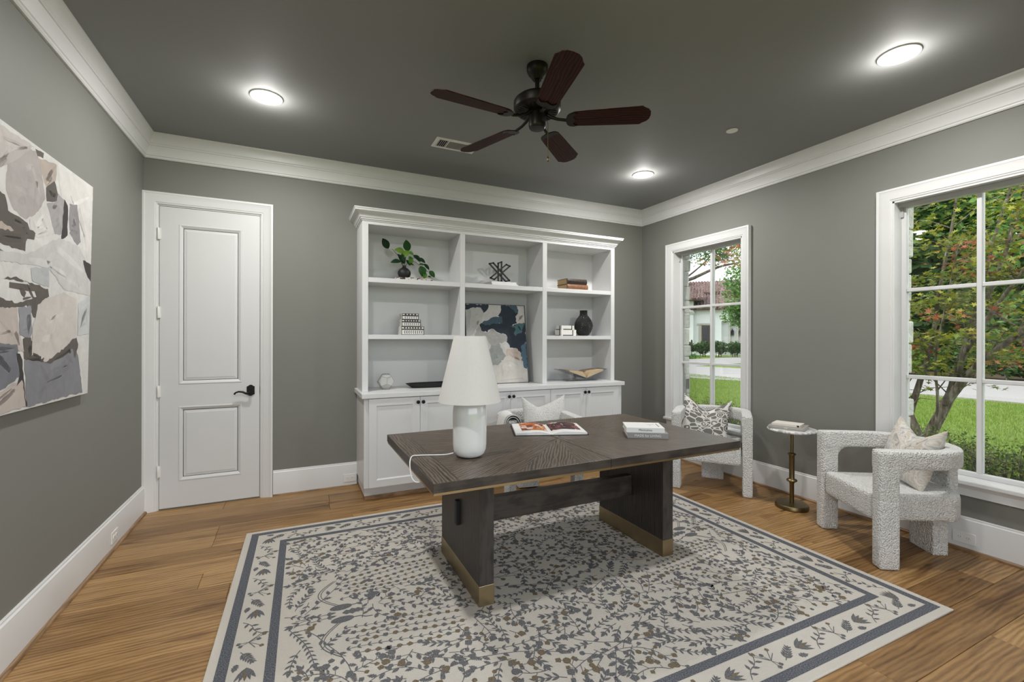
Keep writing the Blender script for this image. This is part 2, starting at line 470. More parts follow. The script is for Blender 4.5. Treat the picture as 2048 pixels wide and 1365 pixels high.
class G:
    """collects vertices and faces; one G becomes one mesh object"""
    def __init__(s): s.v = []; s.f = []; s.uv = None
    def add(s, vs, fs):
        o = len(s.v); s.v += [tuple(p) for p in vs]; s.f += [tuple(i + o for i in f) for f in fs]; return s
    def box(s, x0, x1, y0, y1, z0, z1):
        return s.add([(x0, y0, z0), (x1, y0, z0), (x1, y1, z0), (x0, y1, z0), (x0, y0, z1), (x1, y0, z1), (x1, y1, z1), (x0, y1, z1)],
                     [(3, 2, 1, 0), (4, 5, 6, 7), (0, 1, 5, 4), (1, 2, 6, 5), (2, 3, 7, 6), (3, 0, 4, 7)])
    def lathe(s, prof, n=32, c=(0, 0, 0), cap=True, sx=1, sy=1):
        vs = []; fs = []
        for r, z in prof:
            for i in range(n):
                a = 2 * PI * i / n
                vs.append((c[0] + r * math.cos(a) * sx, c[1] + r * math.sin(a) * sy, c[2] + z))
        m = len(prof)
        for j in range(m - 1):
            for i in range(n):
                k = (i + 1) % n
                fs.append((j * n + i, j * n + k, (j + 1) * n + k, (j + 1) * n + i))
        if cap:
            fs.append(tuple(reversed(range(n)))); fs.append(tuple((m - 1) * n + i for i in range(n)))
        return s.add(vs, fs)
    def tube(s, pts, r, n=10, cap=True, closed=False):
        pts = [Vector(p) for p in pts]; m = len(pts)
        rs = r if isinstance(r, (list, tuple)) else [r] * m
        vs = []; fs = []
        up = Vector((0, 0, 1)); prev = None
        for j, p in enumerate(pts):
            if closed: t = (pts[(j + 1) % m] - pts[j - 1]).normalized()
            else: t = (pts[min(j + 1, m - 1)] - pts[max(j - 1, 0)]).normalized()
            if prev is None:
                a = t.cross(up if abs(t.z) < .9 else Vector((1, 0, 0))).normalized()
            else:
                a = (prev - t * prev.dot(t)).normalized()
            prev = a; b = t.cross(a)
            for i in range(n):
                q = 2 * PI * i / n
                vs.append(p + (a * math.cos(q) + b * math.sin(q)) * rs[j])
        for j in range(m if closed else m - 1):
            for i in range(n):
                k = (i + 1) % n; jj = (j + 1) % m
                fs.append((j * n + i, j * n + k, jj * n + k, jj * n + i))
        if cap and not closed:
            fs.append(tuple(reversed(range(n)))); fs.append(tuple((m - 1) * n + i for i in range(n)))
        return s.add(vs, fs)
    def prism(s, poly, d0, d1, fn=lambda a, b, d: (a, b, d)):
        n = len(poly)
        vs = [fn(a, b, d0) for a, b in poly] + [fn(a, b, d1) for a, b in poly]
        fs = [tuple(reversed(range(n))), tuple(range(n, 2 * n))]
        for i in range(n):
            k = (i + 1) % n; fs.append((i, k, n + k, n + i))
        return s.add(vs, fs)
    def frame(s, prof, x0, x1, z0, z1, fn, sides=4):
        """mitred moulding round a rectangle; prof = (offset outwards, height off the plane)"""
        n = len(prof); vs = []
        for o, d in prof:
            if sides == 4: loop = [(x0 - o, z0 - o), (x0 - o, z1 + o), (x1 + o, z1 + o), (x1 + o, z0 - o)]
            else: loop = [(x0 - o, z0), (x0 - o, z1 + o), (x1 + o, z1 + o), (x1 + o, z0)]
            vs += [fn(a, b, d) for a, b in loop]
        fs = []
        for j in range(n - 1):
            for i in range(4 if sides == 4 else 3):
                k = (i + 1) % 4
                fs.append((j * 4 + i, j * 4 + k, (j + 1) * 4 + k, (j + 1) * 4 + i))
        return s.add(vs, fs)
    def sweep(s, prof, path, fn):
        """prof list of points, path list of params; fn(point, path item) -> xyz"""
        n = len(prof); vs = [fn(p, q) for q in path for p in prof]; fs = []
        for j in range(len(path) - 1):
            for i in range(n - 1):
                fs.append((j * n + i, j * n + i + 1, (j + 1) * n + i + 1, (j + 1) * n + i))
        return s.add(vs, fs)
    def mesh(s, name):
        me = bpy.data.meshes.new(name)
        me.from_pydata(s.v, [], s.f)
        bm = bmesh.new(); bm.from_mesh(me)
        bmesh.ops.recalc_face_normals(bm, faces=bm.faces)
        bm.to_mesh(me); bm.free()
        return me
    def obj(s, name, mat, parent=None, smooth=None, bevel=0, loc=(0, 0, 0), rot=(0, 0, 0), seg=2):
        return mkobj(name, s.mesh(name), mat, parent, smooth, bevel, loc, rot, seg)

def mkobj(name, me, mat, parent=None, smooth=None, bevel=0, loc=(0, 0, 0), rot=(0, 0, 0), seg=2):
    o = bpy.data.objects.new(name, me)
    COL.objects.link(o)
    if mat and not me.materials: me.materials.append(MATS[mat])
    o.location = loc; o.rotation_euler = rot
    if parent: o.parent = parent
    if smooth is not None:
        me.polygons.foreach_set('use_smooth', [True] * len(me.polygons))
        me.set_sharp_from_angle(angle=R(smooth))
    if bevel:
        b = o.modifiers.new('bevel', 'BEVEL'); b.width = bevel; b.segments = seg; b.limit_method = 'ANGLE'; b.angle_limit = R(40)
    return o

def thing(name, label, cat, loc=(0, 0, 0), rotz=0, group=None):
    o = bpy.data.objects.new(name, None)
    COL.objects.link(o)
    o.empty_display_size = .1
    o.location = loc; o.rotation_euler = (0, 0, rotz)
    return tag(o, label, cat, group)
def tag(o, label, cat, group=None):
    o['label'] = label; o['category'] = cat
    if group: o['group'] = group
    return o
def struct(o, label=None):
    o['kind'] = 'structure'
    if label: o['label'] = label
    return o
def stuff(o): o['kind'] = 'stuff'; return o
def copy_tree(o, parent=None):
    c = o.copy(); COL.objects.link(c); c.parent = parent
    for ch in list(o.children): copy_tree(ch, c)
    return c
def text_mesh(body, size, extrude=.0003):
    cu = bpy.data.curves.new('lettering', 'FONT'); cu.body = body; cu.size = size; cu.extrude = extrude
    cu.align_x = 'CENTER'; cu.align_y = 'CENTER'; cu.resolution_u = 3
    t = bpy.data.objects.new('lettering_curve', cu); COL.objects.link(t)
    dg = bpy.context.evaluated_depsgraph_get()
    me = bpy.data.meshes.new_from_object(t.evaluated_get(dg))
    bpy.data.objects.remove(t, do_unlink=True)
    return me

def instances(name, tmpl, pos, nrm, tang, size, cols):
    """many flat polygons (leaves, paint flecks) in one mesh with a colour each"""
    tmpl = np.array(tmpl, float); k = len(tmpl); N = len(pos)
    bit = np.cross(nrm, tang)
    if tmpl.shape[1] == 2: tmpl = np.hstack([tmpl, np.zeros((k, 1))])
    v = (pos[:, None, :] + size[:, None, None] * (tmpl[None, :, 0:1] * tang[:, None, :] + tmpl[None, :, 1:2] * bit[:, None, :] + tmpl[None, :, 2:3] * nrm[:, None, :]))
    me = bpy.data.meshes.new(name)
    me.vertices.add(N * k); me.vertices.foreach_set('co', v.reshape(-1).astype(np.float32))
    me.loops.add(N * k); me.loops.foreach_set('vertex_index', np.arange(N * k, dtype=np.int32))
    me.polygons.add(N); me.polygons.foreach_set('loop_start', (np.arange(N) * k).astype(np.int32))
    at = me.color_attributes.new('Col', 'FLOAT_COLOR', 'POINT')
    c4 = np.ones((N, k, 4), np.float32); c4[:, :, :3] = np.asarray(cols)[:, None, :]
    at.data.foreach_set('color', c4.reshape(-1))
    me.update(calc_edges=True); me.validate()
    return me
def rand_frames(N, flat=.5):
    n = nr.normal(size=(N, 3)); n[:, 2] = np.abs(n[:, 2]) + flat
    n /= np.linalg.norm(n, axis=1)[:, None]
    t = nr.normal(size=(N, 3)); t -= (t * n).sum(1)[:, None] * n; t /= np.linalg.norm(t, axis=1)[:, None]
    return n, t
def pick_cols(N, cols, var=.25):
    c = np.array(cols)[nr.integers(0, len(cols), N)]
    return c * (1 + var * (nr.random((N, 1)) * 2 - 1))

LEAF = [(-.5, 0), (-.22, .2), (.1, .24), (.5, 0), (.1, -.24), (-.22, -.2)]
MAPLE = [(-.5, 0), (-.12, .07), (-.3, .38), (.0, .18), (.12, .5), (.18, .14), (.55, 0), (.18, -.14), (.12, -.5), (.0, -.18), (-.3, -.38), (-.12, -.07)]

# ------------------------------------------------------------------ room shell
floor = struct(G().box(XL - .2, XR + .2, YF - 2.5, YB + .2, -.06, -.016).obj('floor', 'void_dark'), 'oak plank floor')
pw = .188; gap = .0016
y = YB; row = 0
while y > YF - .3:
    x = XL - rnd.uniform(0, 1.2)
    while x < XR:
        L = rnd.uniform(.75, 2.1)
        a, b = max(x, XL) + gap / 2, min(x + L, XR) - gap / 2
        if b - a > .02:
            g = G(); c = .0018; y0, y1 = y - pw + gap / 2, y - gap / 2
            vs = [(a, y0, -.015), (b, y0, -.015), (b, y1, -.015), (a, y1, -.015), (a, y0, -c), (b, y0, -c), (b, y1, -c), (a, y1, -c),
                  (a + c, y0 + c, 0), (b - c, y0 + c, 0), (b - c, y1 - c, 0), (a + c, y1 - c, 0)]
            g.add(vs, [(0, 1, 5, 4), (1, 2, 6, 5), (2, 3, 7, 6), (3, 0, 4, 7), (4, 5, 9, 8), (5, 6, 10, 9), (6, 7, 11, 10), (7, 4, 8, 11), (8, 9, 10, 11)])
            g.obj('plank', 'oak_floor', floor)
        x += L
    y -= pw; row += 1

struct(G().box(XL - .2, XR + .35, YF - .2, YB + .2, ZC, ZC + .12).obj('ceiling', 'ceiling_paint'), 'dark grey-green painted ceiling')
struct(G().box(XL - .15, XL, YF - .2, YB + .15, -.05, ZC).obj('wall_left', 'wall_paint'), 'grey-green painted left wall')
struct(G().box(XL, XR, YB, YB + .15, -.05, ZC).obj('wall_back', 'wall_paint'), 'grey-green painted back wall')
# front wall behind the camera with the wide cased opening the picture is taken from
g = G(); g.box(XL, -.75, YF - .14, YF, -.05, ZC); g.box(2.55, XR, YF - .14, YF, -.05, ZC); g.box(-.75, 2.55, YF - .14, YF, 2.75, ZC)
struct(g.obj('wall_front', 'wall_paint'), 'front wall with wide opening')
# right wall with two window openings
WIN = [(3.063, 3.978), (.925, 1.805)]
WZ0, WZ1 = .455, 2.425
XO = 4.165           # outer face of the framed wall
g = G()
ys = [YF, WIN[1][0], WIN[1][1], WIN[0][0], WIN[0][1], YB + .15]
for a, b in ((0, 1), (2, 3), (4, 5)): g.box(XR, XO, ys[a], ys[b], -.3, ZC)
for a, b in WIN: g.box(XR, XO, a, b, -.3, WZ0); g.box(XR, XO, a, b, WZ1, ZC)
wall_right = struct(g.obj('wall_right', 'wall_paint'), 'grey-green painted window wall')
# stone veneer seen at the outer reveals
for a, b in WIN:
    z = -.3
    while z < 3.0:
        hgt = rnd.uniform(.12, .24)
        for yy, sgn in ((b - .012, 1), (a + .012, -1)):
            wd = rnd.uniform(.25, .36); d = rnd.uniform(.055, .09); ji = rnd.uniform(-.006, .01)
            y0, y1 = (yy - ji, yy + wd) if sgn > 0 else (yy - wd, yy + ji)
            G().box(XO + .002, XO + .03 + d, y0, y1, z, z + hgt - .008).obj('stone', 'stone_ext', wall_right, bevel=.012)
        z += hgt

# crown moulding round the room
cp = [(0, 0), (.012, 0), (.018, .008), (.018, .018), (.024, .022), (.032, .06), (.042, .085), (.044, .092), (.050, .094), (.050, .102), (.058, .112),
      (.062, .14), (.072, .166), (.082, .178), (.084, .19)]
def crown_fn(p, q):
    d, z = p; cx, cy, sx, sy = q
    return (cx + sx * d, cy + sy * d, ZCB + z)
path = [(XL, YF, 1, -1 * 0), (XL, YB, 1, -1), (XR, YB, -1, -1), (XR, YF, -1, 0)]
struct(G().sweep(cp, path, crown_fn).obj('trim_1', 'trim_white', smooth=25), 'white crown moulding round the ceiling')

# baseboards and oak shoe
bp_ = [(.0, .222), (.006, .222), (.009, .217), (.009, .210), (.012, .206), (.016, .203), (.017, .190), (.018, .186), (.018, 0)]
def base_run(name, p0, p1, nx, ny, lab):
    fn = lambda p, q: (q[0] + nx * p[0], q[1] + ny * p[0], p[1])
    struct(G().sweep(bp_, [p0, p1], fn).obj(name, 'trim_white', smooth=25), lab)
base_run('baseboard_left', (XL, YF), (XL, YB - .012), 1, 0, 'tall white baseboard along the left wall')
base_run('baseboard_back', (-.19, YB), (.515, YB), 0, -1, 'tall white baseboard between door and bookcase')
base_run('baseboard_corner', (3.262, YB), (XR, YB), 0, -1, 'short white baseboard at the back corner')
base_run('baseboard_right', (XR, YB), (XR, YF), -1, 0, 'tall white baseboard along the window wall')
sp_ = [(.018, .019), (.024, .018), (.031, .013), (.034, .006), (.034, 0)]
def shoe_run(name, p0, p1, nx, ny, lab):
    fn = lambda p, q: (q[0] + nx * p[0], q[1] + ny * p[0], p[1])
    struct(G().sweep(sp_, [p0, p1], fn).obj(name, 'shoe_oak' if nx == 0 else 'shoe_oak_y', smooth=40), lab)
shoe_run('trim_2', (XL, YF), (XL, YB - .02), 1, 0, 'oak shoe moulding at the left wall')
shoe_run('trim_3', (XR, YF), (XR, YB), -1, 0, 'oak shoe moulding at the window wall')
shoe_run('trim_4', (-.19, YB + .012), (.515, YB + .012), 0, -1, 'oak shoe moulding at the back wall')

# ------------------------------------------------------------------ windows
CAS = [(0, 0), (0, .014), (.006, .018), (.012, .018), (.016, .022), (.05, .030), (.072, .036), (.078, .040), (.092, .040), (.092, 0)]
def make_window(n, y0, y1, lab):
    fnr = lambda a, b, d: (XR - d, a, b)
    root = struct(G().frame(CAS, y0, y1, WZ0 + .02, WZ1, fnr, 3).obj('window_%d' % n, 'trim_white', smooth=30), lab)
    g = G()   # jamb liner
    t = .012
    g.box(XR - .012, 4.15, y0 - t + .012, y0 + .012, WZ0, WZ1); g.box(XR - .012, 4.15, y1 - .012, y1, WZ0, WZ1)
    g.box(XR - .012, 4.15, y0, y1, WZ1 - .012, WZ1); g.box(XR - .012, 4.15, y0, y1, WZ0, WZ0 + .012)
    g.obj('jamb', 'trim_white', root)
    # stool and apron
    G().box(XR - .062, XR + .1, y0 - .105, y1 + .105, WZ0 - .012, WZ0 + .018).obj('window_sill', 'trim_white', root, bevel=.006)
    fna = lambda p, q: (XR - p[0], q, p[1])
    ap = [(.004, WZ0 - .012), (.034, WZ0 - .012), (.036, WZ0 - .022), (.030, WZ0 - .034), (.024, WZ0 - .040), (.022, WZ0 - .080), (.026, WZ0 - .088), (.0, WZ0 - .09)]
    G().sweep(ap, [y0 - .085, y1 + .085], fna).obj('apron', 'trim_white', root, smooth=30)
    # sash
    xs0, xs1 = 4.10, 4.145
    a0, a1, b0, b1 = y0 + .012, y1 - .012, WZ0 + .018, WZ1 - .012
    fw = .03
    g = G(); g.box(xs0, xs1, a0, a0 + fw, b0, b1); g.box(xs0, xs1, a1 - fw, a1, b0, b1); g.box(xs0, xs1, a0 + fw, a1 - fw, b0, b0 + fw); g.box(xs0, xs1, a0 + fw, a1 - fw, b1 - fw, b1)
    g.obj('sash', 'sash_white', root, bevel=.004)
    g = G(); g.box(xs0 - .045, xs0 - .001, a0, a1, b1 - .026, b1); g.box(xs0 - .012, xs0 - .001, a1 - .018, a1, b1 - .10, b1 - .026); g.box(xs0 - .012, xs0 - .001, a0, a0 + .018, b1 - .10, b1 - .026)
    g.obj('head_strip', 'sash_grey', root)  # grey strip and corner blocks under the head of the opening
    g0, g1, h0, h1 = a0 + fw, a1 - fw, b0 + fw, b1 - fw
    ym = (g0 + g1) / 2; zs = [h0, 1.122, 1.767, h1]
    mw = .0135
    G().box(xs0 + .004, xs1 + .01, ym - mw, ym + mw, h0, h1).obj('muntin', 'sash_white', root, bevel=.004)
    for z in zs[1:3]:
        for p, q in ((g0, ym - mw), (ym + mw, g1)):
            G().box(xs0 + .006, xs1 + .008, p, q, z - mw, z + mw).obj('muntin', 'sash_white', root, bevel=.004)
    for i in range(3):
        for p, q in ((g0, ym - mw), (ym + mw, g1)):
            za, zb = zs[i] + (mw if i else 0), zs[i + 1] - (mw if i < 2 else 0)
            G().box(4.124, 4.127, p, q, za, zb).obj('pane', 'window_glass', root)
    return root
w1 = make_window(1, *WIN[0], 'white cased six-pane window towards the tiled-roof house')
w2 = make_window(2, *WIN[1], 'white cased six-pane window with the maple tree outside')
# window lock on the left of the first window
G().box(4.205, 4.235, 3.945, 3.964, .80, .92).obj('lock', 'black_matte', w1)

# ------------------------------------------------------------------ door
DX0, DX1, DZ1 = -1.006, -.293, 2.468
fnb = lambda a, b, d: (a, YB - d, b)
door = struct(G().frame(CAS, DX0 - .012, DX1 + .008, 0, DZ1 + .012, fnb, 3).obj('door_1', 'trim_white', smooth=30), 'white two-panel interior door with cased frame')
g = G(); g.box(DX0 - .012, DX0 - .002, YB - .006, YB + .1, 0, DZ1 + .012); g.box(DX1 + .002, DX1 + .012, YB - .006, YB + .1, 0, DZ1 + .012); g.box(DX0, DX1, YB - .006, YB + .1, DZ1 + .003, DZ1 + .014)
g.obj('jamb', 'trim_white', door)
g = G(); yd = YB - .010
PX0, PX1 = -.877, -.429
PZ = [(1.016, 2.332), (.223, .836)]
rails = [(0.012, PZ[1][0]), (PZ[1][1], PZ[0][0]), (PZ[0][1], DZ1 - .003)]
g.box(DX0 + .002, PX0, yd, yd + .035, .012, DZ1 - .003); g.box(PX1, DX1 - .003, yd, yd + .035, .012, DZ1 - .003)
for a, b in rails: g.box(PX0, PX1, yd, yd + .035, a, b)
fnd = lambda a, b, d: (a, yd - d, b)
for a, b in PZ:
    g.frame([(0, 0), (-.004, .0035), (-.010, .0035), (-.030, -.010), (-.034, -.010), (-.056, -.002)], PX0, PX1, a, b, fnd, 4)
    g.add([(PX0 + .056, yd + .002, a + .056), (PX1 - .056, yd + .002, a + .056), (PX1 - .056, yd + .002, b - .056), (PX0 + .056, yd + .002, b - .056)], [(0, 1, 2, 3)])
leafd = g.obj('door_leaf', 'door_white', door, smooth=20)
for z in (2.241, 1.605, .964, .316):
    gh = G(); gh.lathe([(.0065, -.048), (.0075, -.046), (.0075, .046), (.0065, .048)], 10, (DX0 - .004, YB - .022, z)); gh.box(DX0 - .004, DX0 + .012, YB - .016, YB - .011, z - .045, z + .045)
    gh.obj('hinge', 'plastic_white', door, smooth=40)
# lever handle
hx, hz = -.363, .945
ros = [(-.030, -.036), (-.030, .034), (-.020, .036), (-.012, .045), (0, .048), (.012, .045), (.020, .036), (.030, .034), (.030, -.036), (.020, -.038), (.012, -.046), (0, -.049), (-.012, -.046), (-.020, -.038)]
hd = G().prism(ros, 0, .008, lambda a, b, d: (hx + a, yd - d, hz + b)).obj('handle', 'black_metal', door, bevel=.002)
gl = G(); gl.tube([(hx, yd, hz - .012), (hx, yd - .05, hz - .012)], .012, 14)
gl.tube([(hx, yd - .048, hz - .014), (hx - .03, yd - .05, hz - .022), (hx - .055, yd - .05, hz - .008), (hx - .085, yd - .049, hz - .004), (hx - .108, yd - .047, hz - .012), (hx - .118, yd - .045, hz - .026)], [.012, .010, .0085, .007, .0065, .0075], 12)
gl.obj('lever', 'black_metal', hd, smooth=50)
G().box(DX1 - .002, DX1 + .002, yd - .003, yd + .02, hz - .03, hz + .03).obj('latch_plate', 'black_metal', door)

# ------------------------------------------------------------------ outlets on the baseboards
def outlet(loc, rz, lab):
    t = thing('outlet', lab, 'outlet', loc, rz)
    G().box(-.0585, .0585, -.006, 0, -.0375, .0375).obj('cover_plate', 'plastic_white', t, bevel=.003)
    for sx in (-.0205, .0205):
        r = G().prism([(sx + .0165 * math.cos(q) * (1 if abs(math.cos(q)) < .85 else .92), .0135 * math.sin(q)) for q in [i * PI / 10 for i in range(20)]], 0, .003, lambda a, b, d: (a, -.006 - d, b)).obj('receptacle', 'plastic_white', t)
        s_ = G(); s_.box(sx - .006, sx - .0045, -.0095, -.0088, -.001, .0065); s_.box(sx + .0045, sx + .006, -.0095, -.0088, -.001, .0065); s_.lathe([(.0022, 0), (.0022, .0006)], 8, (sx, -.0092, -.006))
        s_.obj('slots', 'black_matte', r)
    return t
outlet((XL + .018, 3.827, .085), PI / 2, 'white wall outlet in the baseboard of the picture wall')
outlet((.452, YB - .018, .080), 0, 'white wall outlet in the baseboard beside the bookcase')
outlet((XR - .018, 1.400, .085), -PI / 2, 'white wall outlet in the baseboard below the maple window')

# ------------------------------------------------------------------ built-in: base cabinets, counter, bookcase
CX0, CX1 = .515, 3.262
YBF = 4.0            # face of the base cabinets
units = [(.532, 1.432), (1.437, 2.337), (2.342, 3.245)]
lab3 = ['white two-door base cabinet beside the baseboard outlet, left end of the built-in', 'white two-door base cabinet in the middle of the built-in, below the blue abstract painting',
        'white two-door base cabinet at the window end of the built-in, below the open tan book']
def shaker(x0, x1, z0, z1, parent, knob_x):
    yf = YBF - .020; rw = .060
    g = G()
    g.box(x0, x0 + rw, yf, YBF - .001, z0, z1); g.box(x1 - rw, x1, yf, YBF - .001, z0, z1); g.box(x0 + rw, x1 - rw, yf, YBF - .001, z0, z0 + rw); g.box(x0 + rw, x1 - rw, yf, YBF - .001, z1 - rw, z1)
    g.box(x0 + rw, x1 - rw, yf + .010, YBF - .002, z0 + rw, z1 - rw)
    g.frame([(0, 0), (-.010, -.010)], x0 + rw, x1 - rw, z0 + rw, z1 - rw, lambda a, b, d: (a, yf - d, b), 4)
    d = g.obj('door', 'cabinet_white', parent)
    k = G(); k.lathe([(.006, 0), (.006, .012), (.014, .016), (.0165, .022), (.015, .028), (.008, .031)], 18)
    k.obj('knob', 'black_metal', d, smooth=50, loc=(knob_x, yf, .833), rot=(PI / 2, 0, 0))
for i, (a, b) in enumerate(units):
    t = thing('base_cabinet', lab3[i], 'cabinet', (0, 0, 0), 0, 'base cabinets of the built-in')
    l_, r_ = (CX0 if i == 0 else a - .0025), (CX1 if i == 2 else b + .0025)
    G().box(l_, r_, YBF, YB - .001, .115, .884).obj('body', 'cabinet_white', t)
    kx0 = l_ + (.012 if i == 0 else 0)
    G().box(kx0, r_ - (.012 if i == 2 else 0), YBF + .062, YB - .002, .030, .115).obj('toe_kick', 'cabinet_white', t)
    G().box(kx0, r_ - (.012 if i == 2 else 0), YBF + .048, YB - .002, .0005, .0295).obj('base_strip', 'shoe_oak', t)
    x0, x1 = a + (.022 if i == 0 else 0), b - (.038 if i == 2 else 0)
    m = (x0 + x1) / 2
    shaker(x0, m - .0015, .119, .878, t, m - .022); shaker(m + .0015, x1, .119, .878, t, m + .025)
ct = tag(G().box(CX0 - .021, CX1 + .022, YBF - .032, YB - .001, .8845, .925).obj('countertop', 'cabinet_white', bevel=.003), 'long white worktop running over the base cabinets', 'countertop')

YU = 4.130
bk = thing('bookcase', 'tall white built-in bookcase with three bays and crown top on the worktop', 'bookcase', (0, 0, .9255), 0)
Z0 = .9255
def bb(name, x0, x1, y0, y1, z0, z1, bev=.0015):
    return G().box(x0, x1, y0, y1, z0 - Z0, z1 - Z0).obj(name, 'cabinet_white', bk, bevel=bev)
ZT = 2.445
bb('side_panel', CX0, .566, YU, YB - .02, Z0, ZT); bb('side_panel', 3.219, 3.268, YU, YB - .02, Z0, ZT)
bb('divider', 1.418, 1.467, YU, YB - .02, Z0, 2.408); bb('divider', 2.329, 2.381, YU, YB - .02, Z0, 2.408)
bb('back_panel', CX0, 3.268, YB - .02, YB - .001, Z0, ZT, 0)
bb('top_rail', .566, 3.219, YU, YB - .02, 2.408, ZT)
for x0, x1 in ((.566, 1.418), (1.467, 2.329), (2.381, 3.219)): bb('shelf', x0, x1, YU + .002, YB - .02, 1.897, 1.939)
for x0, x1 in ((.566, 1.418), (2.381, 3.219)): bb('shelf', x0, x1, YU + .002, YB - .02, 1.391, 1.431)
ccp = [(0, 0), (.006, 0), (.006, .010), (.014, .012), (.016, .022), (.022, .026), (.026, .040), (.040, .058), (.054, .066), (.060, .072), (.066, .074), (.070, .088), (.074, .092), (.074, .100), (0, .100)]
def cc_fn(p, q):
    d, z = p; cx, cy, sx, sy = q
    return (cx + sx * d, cy + sy * d, 2.437 + z - Z0)
G().sweep(ccp, [(CX0, YB, -1, 0), (CX0, YU, -1, -1), (3.268, YU, 1, -1), (3.268, YB, 1, 0)], cc_fn).obj('crown', 'cabinet_white', bk, smooth=25)

# ------------------------------------------------------------------ desk
DC = (1.5275, 2.49)
desk = thing('desk', 'dark oak trestle desk with sunburst veneer top and brass bands', 'desk', (DC[0], DC[1], .0115), 0)
dz = .0115
hw, hd_ = .9875, .560
for x0, x1 in ((-hw, -.0185), (-.0165, hw)):
    o = G().box(x0, x1, -hd_, hd_, .715 - dz, .76 - dz).obj('table_top', 'desk_veneer', desk, bevel=.002)
    o.data.materials.append(MATS['desk_oak_x'])
    for p in o.data.polygons: p.material_index = 0 if p.normal.z > .9 else 1
    G().box(x0 + (.004 if x0 < -.5 else 0), x1 - (.004 if x1 > .5 else 0), -hd_ + .004, hd_ - .004, .703 - dz, .7149 - dz).obj('brass_trim', 'brass', desk)
for sx in (-1, 1):
    x0 = (.850 if sx < 0 else 2.100) - DC[0]; x1 = (.932 if sx < 0 else 2.184) - DC[0]
    lg = G().box(x0, x1, 2.165 - DC[1], 2.830 - DC[1], .0005, .7028 - dz).obj('leg', 'desk_oak_z', desk, bevel=.002)
    G().box(x0 - .002, x1 + .002, 2.163 - DC[1], 2.832 - DC[1], 0, .105).obj('foot_band', 'brass', lg, bevel=.0015)
    kx = (x0 - .022, x0 + .002) if sx < 0 else (x1 - .002, x1 + .022)
    G().box(kx[0], kx[1], -.019, .019, .31, .45).obj('wedge', 'black_matte', lg, bevel=.003)
G().box(.932 - DC[0], 2.100 - DC[0], -.028, .028, .300, .440).obj('stretcher', 'desk_oak_x', desk, bevel=.002)

# ------------------------------------------------------------------ chairs
def rr_box(g, x0, x1, y0, y1, z0, z1): g.box(x0, x1, y0, y1, z0, z1)
def soft(o, voxel=.012, it=10, fac=.5):
    m = o.modifiers.new('remesh', 'REMESH'); m.mode = 'VOXEL'; m.voxel_size = voxel; m.use_smooth_shade = True
    s_ = o.modifiers.new('smooth', 'SMOOTH'); s_.iterations = it; s_.factor = fac
    return o
CW, CWT, CLD = .340, .088, .118     # half width, band thickness, leg depth
CFR = -.33                           # front y (chair faces -y)
def plan_path(off, n=26):
    """horseshoe plan: straight arms then a rounded back; off = inset from the outer line"""
    w_ = CW - off; pts = [(-w_, CFR)]
    yc = -.02; dep = .315 - off
    for i in range(n + 1):
        a = PI - PI * i / n
        c, s2 = math.cos(a), math.sin(a)
        e = 2 / 2.15
        pts.append((w_ * math.copysign(abs(c) ** e, c), yc + dep * abs(s2) ** e))
    pts.append((w_, CFR)); return pts
def make_chair(label, loc, rotz):
    t = thing('armchair', label, 'armchair', loc, rotz)
    g = G()
    out, inn = plan_path(0), plan_path(CWT)
    n = len(out)
    zb, zt = .608, .720
    vs = [(x, y, zb) for x, y in out] + [(x, y, zt) for x, y in out] + [(x, y, zb) for x, y in inn] + [(x, y, zt) for x, y in inn]
    fs = []
    for i in range(n - 1):
        fs += [(i, i + 1, n + i + 1, n + i), (2 * n + i, 3 * n + i, 3 * n + i + 1, 2 * n + i + 1), (n + i, n + i + 1, 3 * n + i + 1, 3 * n + i), (i, 2 * n + i, 2 * n + i + 1, i + 1)]
    for i in (0, n - 1): fs.append((i, n + i, 3 * n + i, 2 * n + i))
    g.add(vs, fs)
    for sx in (-1, 1):
        a, b = sorted((sx * CW, sx * (CW - CWT + .005)))
        g.box(a, b, CFR, CFR + CLD, .40, zt)
        # fillet under the arm
        fil = [(CFR + CLD - .01, zb + .01)] + [(CFR + CLD - .01 + .075 * (1 - math.cos(q)), zb + .01 - .085 * (1 - math.sin(q))) for q in [i * PI / 2 / 6 for i in range(7)]]
        fil = [(CFR + CLD - .01, zb + .02), (CFR + CLD - .01, zb - .075)] + [(CFR + CLD + .075 * (1 - math.cos(q)), zb - .075 + .075 * math.sin(q)) for q in [i * PI / 2 / 6 for i in range(1, 7)]] + [(CFR + CLD + .075, zb + .02)]
        g.prism(fil, a + .004, b - .004, lambda p, q, d: (d, p, q))
    soft(g.obj('backrest', 'boucle', t, smooth=80), .009, 16)
    for sx in (-1, 1):
        a, b = sorted((sx * CW, sx * (CW - CWT + .005)))
        g = G().box(a, b, CFR, CFR + CLD, 0, .43)
        soft(g.obj('leg', 'boucle', t, smooth=80), .009, 12)
    g = G().box(-.10, .10, .15, .245, 0, .33)
    soft(g.obj('leg', 'boucle', t, smooth=80), .010, 5)
    g = G().box(-.085, .085, .255, .315, .32, .62)
    soft(g.obj('back_support', 'boucle', t, smooth=80), .010, 5)
    # seat cushion: rounded D
    g = G()
    pl = [(-.246, -.315), (.246, -.315)]
    D = [(-.250, CFR + .01)] + [(.250 * -math.cos(PI * i / 20) * (1.18 if 2 < i < 18 else 1.0), -.03 + .335 * math.sin(PI * i / 20) ** .8) for i in range(0, 21)] + [(.250, CFR + .01)]
    g.prism(D, .265, .435)
    soft(g.obj('seat', 'boucle', t, smooth=80), .011, 24)
    return t
chB = make_chair('cream boucle armchair facing the desk below the maple window, tapestry pillow on it', (3.36 + .33 * .857, 1.785 - .33 * .515, 0), R(-121))
